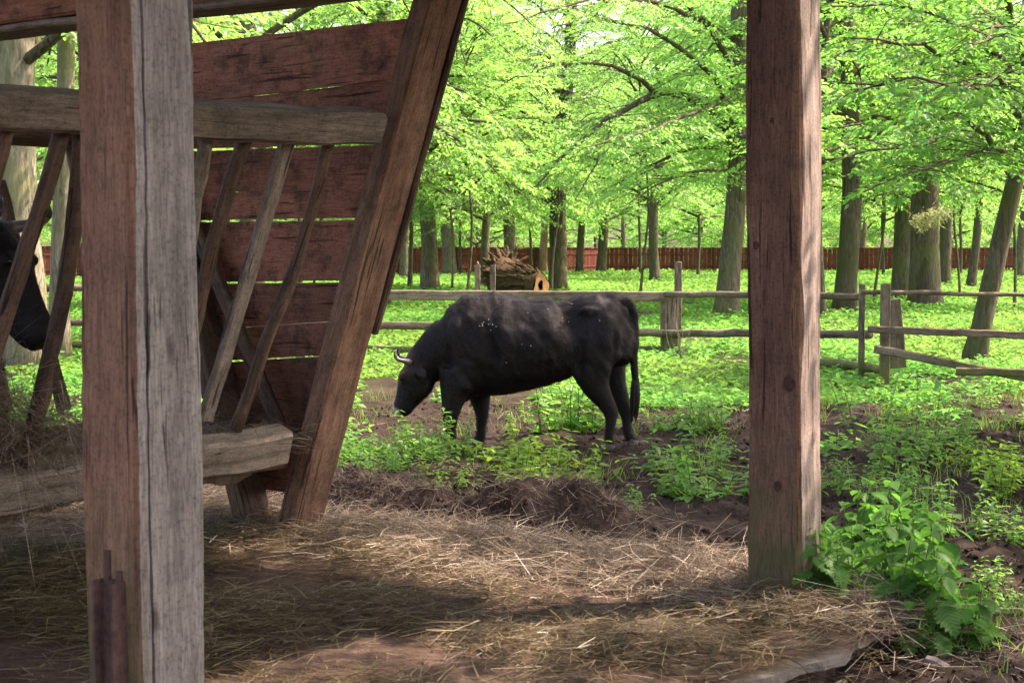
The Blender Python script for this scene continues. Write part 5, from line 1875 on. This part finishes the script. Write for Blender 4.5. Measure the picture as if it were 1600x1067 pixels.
def plants(boxes, lab, group, seed, kinds=None):
    kinds = kinds or HERB
    rg = np.random.default_rng(seed)
    for x0, x1, y0, y1, n, sc in boxes:
        for i in range(n):
            px, py = rg.uniform(x0, x1), rg.uniform(y0, y1)
            p = ground(px, py)
            if slab_dist(p[0], p[1]) > -.12: continue
            z = float(hgt(p[0], p[1]))
            o = link("leafy_herb", kinds[rg.integers(len(kinds))], None, None, loc=(p[0], p[1], z), rot=(0, 0, rg.random() * 6.28), scale=sc * rg.uniform(.55, 1.2))
            tag(o, lab, "herb", group)


plants([(530, 618, 702, 740, 9, .55), (630, 690, 702, 732, 9, .72), (560, 640, 735, 755, 4, .6)], "leafy green herb in the thicket below the cow's muzzle", "herbs below the cow's muzzle", 1)
plants([(640, 760, 745, 775, 4, .55), (770, 850, 730, 770, 6, .9), (870, 950, 735, 775, 4, .95), (820, 870, 730, 760, 2, .6)], "herb coloured a sunlit yellow-green, growing between the cow and the dark heap", "herbs between cow and heap", 2, HERB_SUNLIT)
plants([(1010, 1160, 725, 785, 9, .95), (960, 1010, 770, 800, 2, .7)], "leafy herb growing between the cow's hind hooves and the right post", "herbs by the right post", 3)
plants([(860, 905, 668, 682, 4, 1.2), (1015, 1110, 668, 690, 6, .9), (790, 840, 660, 672, 2, .5)], "herb growing behind the cow's legs", "herbs behind the cow's legs", 4)
plants([(1285, 1410, 735, 795, 7, .85)], "leafy herb on the dark soil just behind the nettle clump", "herbs behind the nettle clump", 5)
plants([(1350, 1500, 690, 735, 9, 1.0)], "leafy herb in the clump between the nettle clump and the broken rails", "herbs before the broken rails", 6)
plants([(1505, 1610, 725, 775, 8, 1.0)], "herb coloured a sunlit yellow-green in the clump at the picture's right edge", "herbs at the right edge", 7, HERB_SUNLIT)
plants([(1300, 1600, 625, 660, 9, .7)], "low herb on the churned ground below the broken rails", "herbs below the broken rails", 8)
plants([(1440, 1600, 810, 860, 7, .55), (1520, 1600, 900, 960, 5, .4)], "small sparse herb on bare soil right of the nettle clump", "herbs beside the nettle clump", 9)


def build_cover():
    rg = np.random.default_rng(95)
    # low leafy ground cover, thinning over trampled soil
    N = 430000
    d = (15 ** -.0) * 0 + (13.0 ** .42 + (150.0 ** .42 - 13.0 ** .42) * rg.random(N)) ** (1 / .42)
    x = d * rg.uniform(-.42, .44, N); y = d
    px = 800 + x / y * FPX; py = 394 + HC * FPX / y
    dens = fbm(x * .55, y * .55, 131, 4) + .35 * (fbm(x * 2.5, y * 2.5, 132, 2) - .38)
    dens = dens + .55 * (fbm(x * .13, y * .13, 171, 2) - .36)
    bare = np.zeros(N)

    def ell(cx, cy, rx, ry, s=1.0):
        return s * np.clip(1.25 - np.hypot((px - cx) / rx, (py - cy) / ry), 0, 1)
    for e in ((620, 628, 90, 30), (800, 632, 120, 20), (860, 688, 300, 40), (800, 655, 200, 30), (1090, 672, 110, 26), (1330, 660, 110, 30), (1500, 775, 170, 55), (1560, 640, 70, 18), (700, 790, 300, 45), (1020, 800, 200, 40)):
        bare = np.maximum(bare, ell(*e))
    thr = .27 + .50 * bare + .19 * np.clip((py - 560) / 90, 0, 1)
    keep = (rg.random(N) < np.clip((dens - thr) * 6, 0.0, 1)) & (slab_dist(x, y) < -.1)
    x = x[keep]; y = y[keep]; n = len(x)
    sc = (np.clip(y, 14, 200) / 15) ** .5
    clump = fbm(x * 1.8, y * 1.8, 141, 3)
    z = hgt(x, y) + rg.random(n) ** 1.3 * (.05 + .34 * np.clip(clump - .3, 0, 1)) * sc ** .55
    th = rg.random(n) * 6.28
    D = np.stack([np.cos(th), np.sin(th), rg.normal(.08, .3, n)], 1)
    Nn = Z3 + rg.normal(0, .38, (n, 3))
    V, F, r = leaf_mesh_arrays(np.stack([x, y, z], 1), D, Nn, .084 * sc * rg.uniform(.6, 1.3, n), .7, rg, False, .12)
    r = np.clip(r + np.repeat(1.3 * (fbm(x * .35, y * .35, 181, 3) - .43), 4), 0, 1)
    tag(link("ground_cover", mesh_np("ground_cover", V, F, rnd=r), M['cover']), "low leafy ground cover carpeting the wooded pasture", "ground cover", kind="stuff")
    # grass tufts near the shelter and in the pen
    T = 520
    tx = rg.uniform(-4, 8, T); ty = rg.uniform(7, 19, T)
    tx[:30] = rg.uniform(1.7, 3.0, 30); ty[:30] = rg.uniform(6.2, 8.0, 30)
    k = (slab_dist(tx, ty) < -.05) & ((fbm(tx * .9, ty * .9, 151, 3) > .40) | (np.arange(T) < 22))
    tx = tx[k]; ty = ty[k]
    P = []; D = []
    for a_, b_ in zip(tx, ty):
        m = rg.integers(8, 22)
        ox = a_ + rg.normal(0, .07, m); oy = b_ + rg.normal(0, .07, m)
        P.append(np.stack([ox, oy, hgt(ox, oy) - .01], 1))
        q = np.stack([rg.normal(0, .35, m), rg.normal(0, .35, m), np.ones(m)], 1); D.append(q / np.linalg.norm(q, axis=1)[:, None])
    P = np.concatenate(P); D = np.concatenate(D); n = len(P)
    V, F, r = strands(P, D, rg.uniform(.06, .22, n) * np.where(P[:, 1] < 9, .6, 1), rg.uniform(.003, .006, n), rg, .3, 0.0)
    tag(link("grass", mesh_np("grass", V, F, rnd=r), M['grass']), "thin green grass blades in tufts on the pen soil", "grass", kind="stuff")


build_cover()


def build_clods():
    rg = np.random.default_rng(97)
    N = 26000
    y = rg.uniform(5.2, 18, N); x = y * rg.uniform(-.38, .40, N)
    keep = (slab_dist(x, y) < 0.0) & (fbm(x * 1.3, y * 1.3, 161, 3) + .5 * (mound_h(x, y) > .03) > .40)
    x = x[keep]; y = y[keep]; n = len(x)
    r = .005 + .020 * rg.random(n) ** 3.0
    z = np.maximum(hgt(x, y), mound_h(x, y) * rg.uniform(.7, 1.05, n)) + r * .25
    base = np.array([(1, 0, 0), (0, 1, 0), (-1, 0, 0), (0, -1, 0), (0, 0, .8), (0, 0, -.8)], float)
    V = np.stack([x, y, z], 1)[:, None, :] + base[None] * r[:, None, None] * rg.uniform(.6, 1.35, (n, 6, 1)) + rg.normal(0, .25, (n, 6, 3)) * r[:, None, None]
    F = np.array([(0, 1, 4), (1, 2, 4), (2, 3, 4), (3, 0, 4), (1, 0, 5), (2, 1, 5), (3, 2, 5), (0, 3, 5)])
    F = (np.arange(n) * 6)[:, None, None] + F[None]
    me = mesh_np("soil_clods", V.reshape(-1, 3), F.reshape(-1, 3))
    tag(link("soil_clods", me, M['soil']), "crumbled dark clods of trampled soil around the shelter floor", "soil", kind="stuff")


build_clods()

# a stone lying at the floor edge, bottom right
rg = np.random.default_rng(66)
p = ground(1462, 1052)
v, f = tube([(-.10, 0, 0), (-.07, 0, .01), (0, 0, .02), (.07, .01, .01), (.10, .01, 0)], [.012, .04, .05, .038, .01], 8, True, .4, rg)
mb = MB(); mb.add(v, f)
o = link("stone", mb.mesh("stone", False), M['rock'], None, loc=(p[0], p[1], float(hgt(p[0], p[1])) - .005), rot=(0, .2, -.9), scale=.62)
tag(o, "pinkish grey stone on the soil below the nettle clump", "stone")

# pale conifer twig in front of the scar-footed oak, and a dry stalk by the fence post
rg = np.random.default_rng(67)
b0 = atd(1425, 352, 38); b1 = atd(1478, 338, 37)
root = empty("conifer_twig", b0, "pale feathery conifer twig hanging before the scar-footed tree", "twig")
v, f = tube(smooth_path([b0, (b0 + b1) / 2 + Z3 * .12, b1], 8) - b0, np.linspace(.012, .004, 8), 5)
mb = MB(); mb.add(v, f); link("stem", mb.mesh("stem", True), M['bark_dark'], root)
n = 500
u = rg.random(n)
P = b0 + (b1 - b0) * u[:, None] + rg.normal(0, .09, (n, 3)) + Z3 * .08 - b0
D = rg.normal(0, .5, (n, 3)) + np.array([.5, 0, -.4]); D /= np.linalg.norm(D, axis=1)[:, None]
V, F, r = leaf_mesh_arrays(P, D, rg.normal(0, 1, (n, 3)), rg.uniform(.08, .2, n), .12, rg)
link("needles", mesh_np("needles", V, F, rnd=r), M['needle'], root)

rg = np.random.default_rng(68)
b0 = ground(1064, 566)
root = empty("dry_stalk", b0, "pale dry branching stalk in front of the thick fence post", "stalk")
for i in range(9):
    t = np.array([rg.normal(-.12, .22), rg.normal(0, .1), rg.uniform(.5, 1.0)])
    v, f = tube(smooth_path([(0, 0, -.03), t * .5 + rg.normal(0, .05, 3), t], 7), np.linspace(.006, .002, 7), 4)
    mb = MB(); mb.add(v, f); link("stem", mb.mesh("stem", True), M['bark_pale'], root)
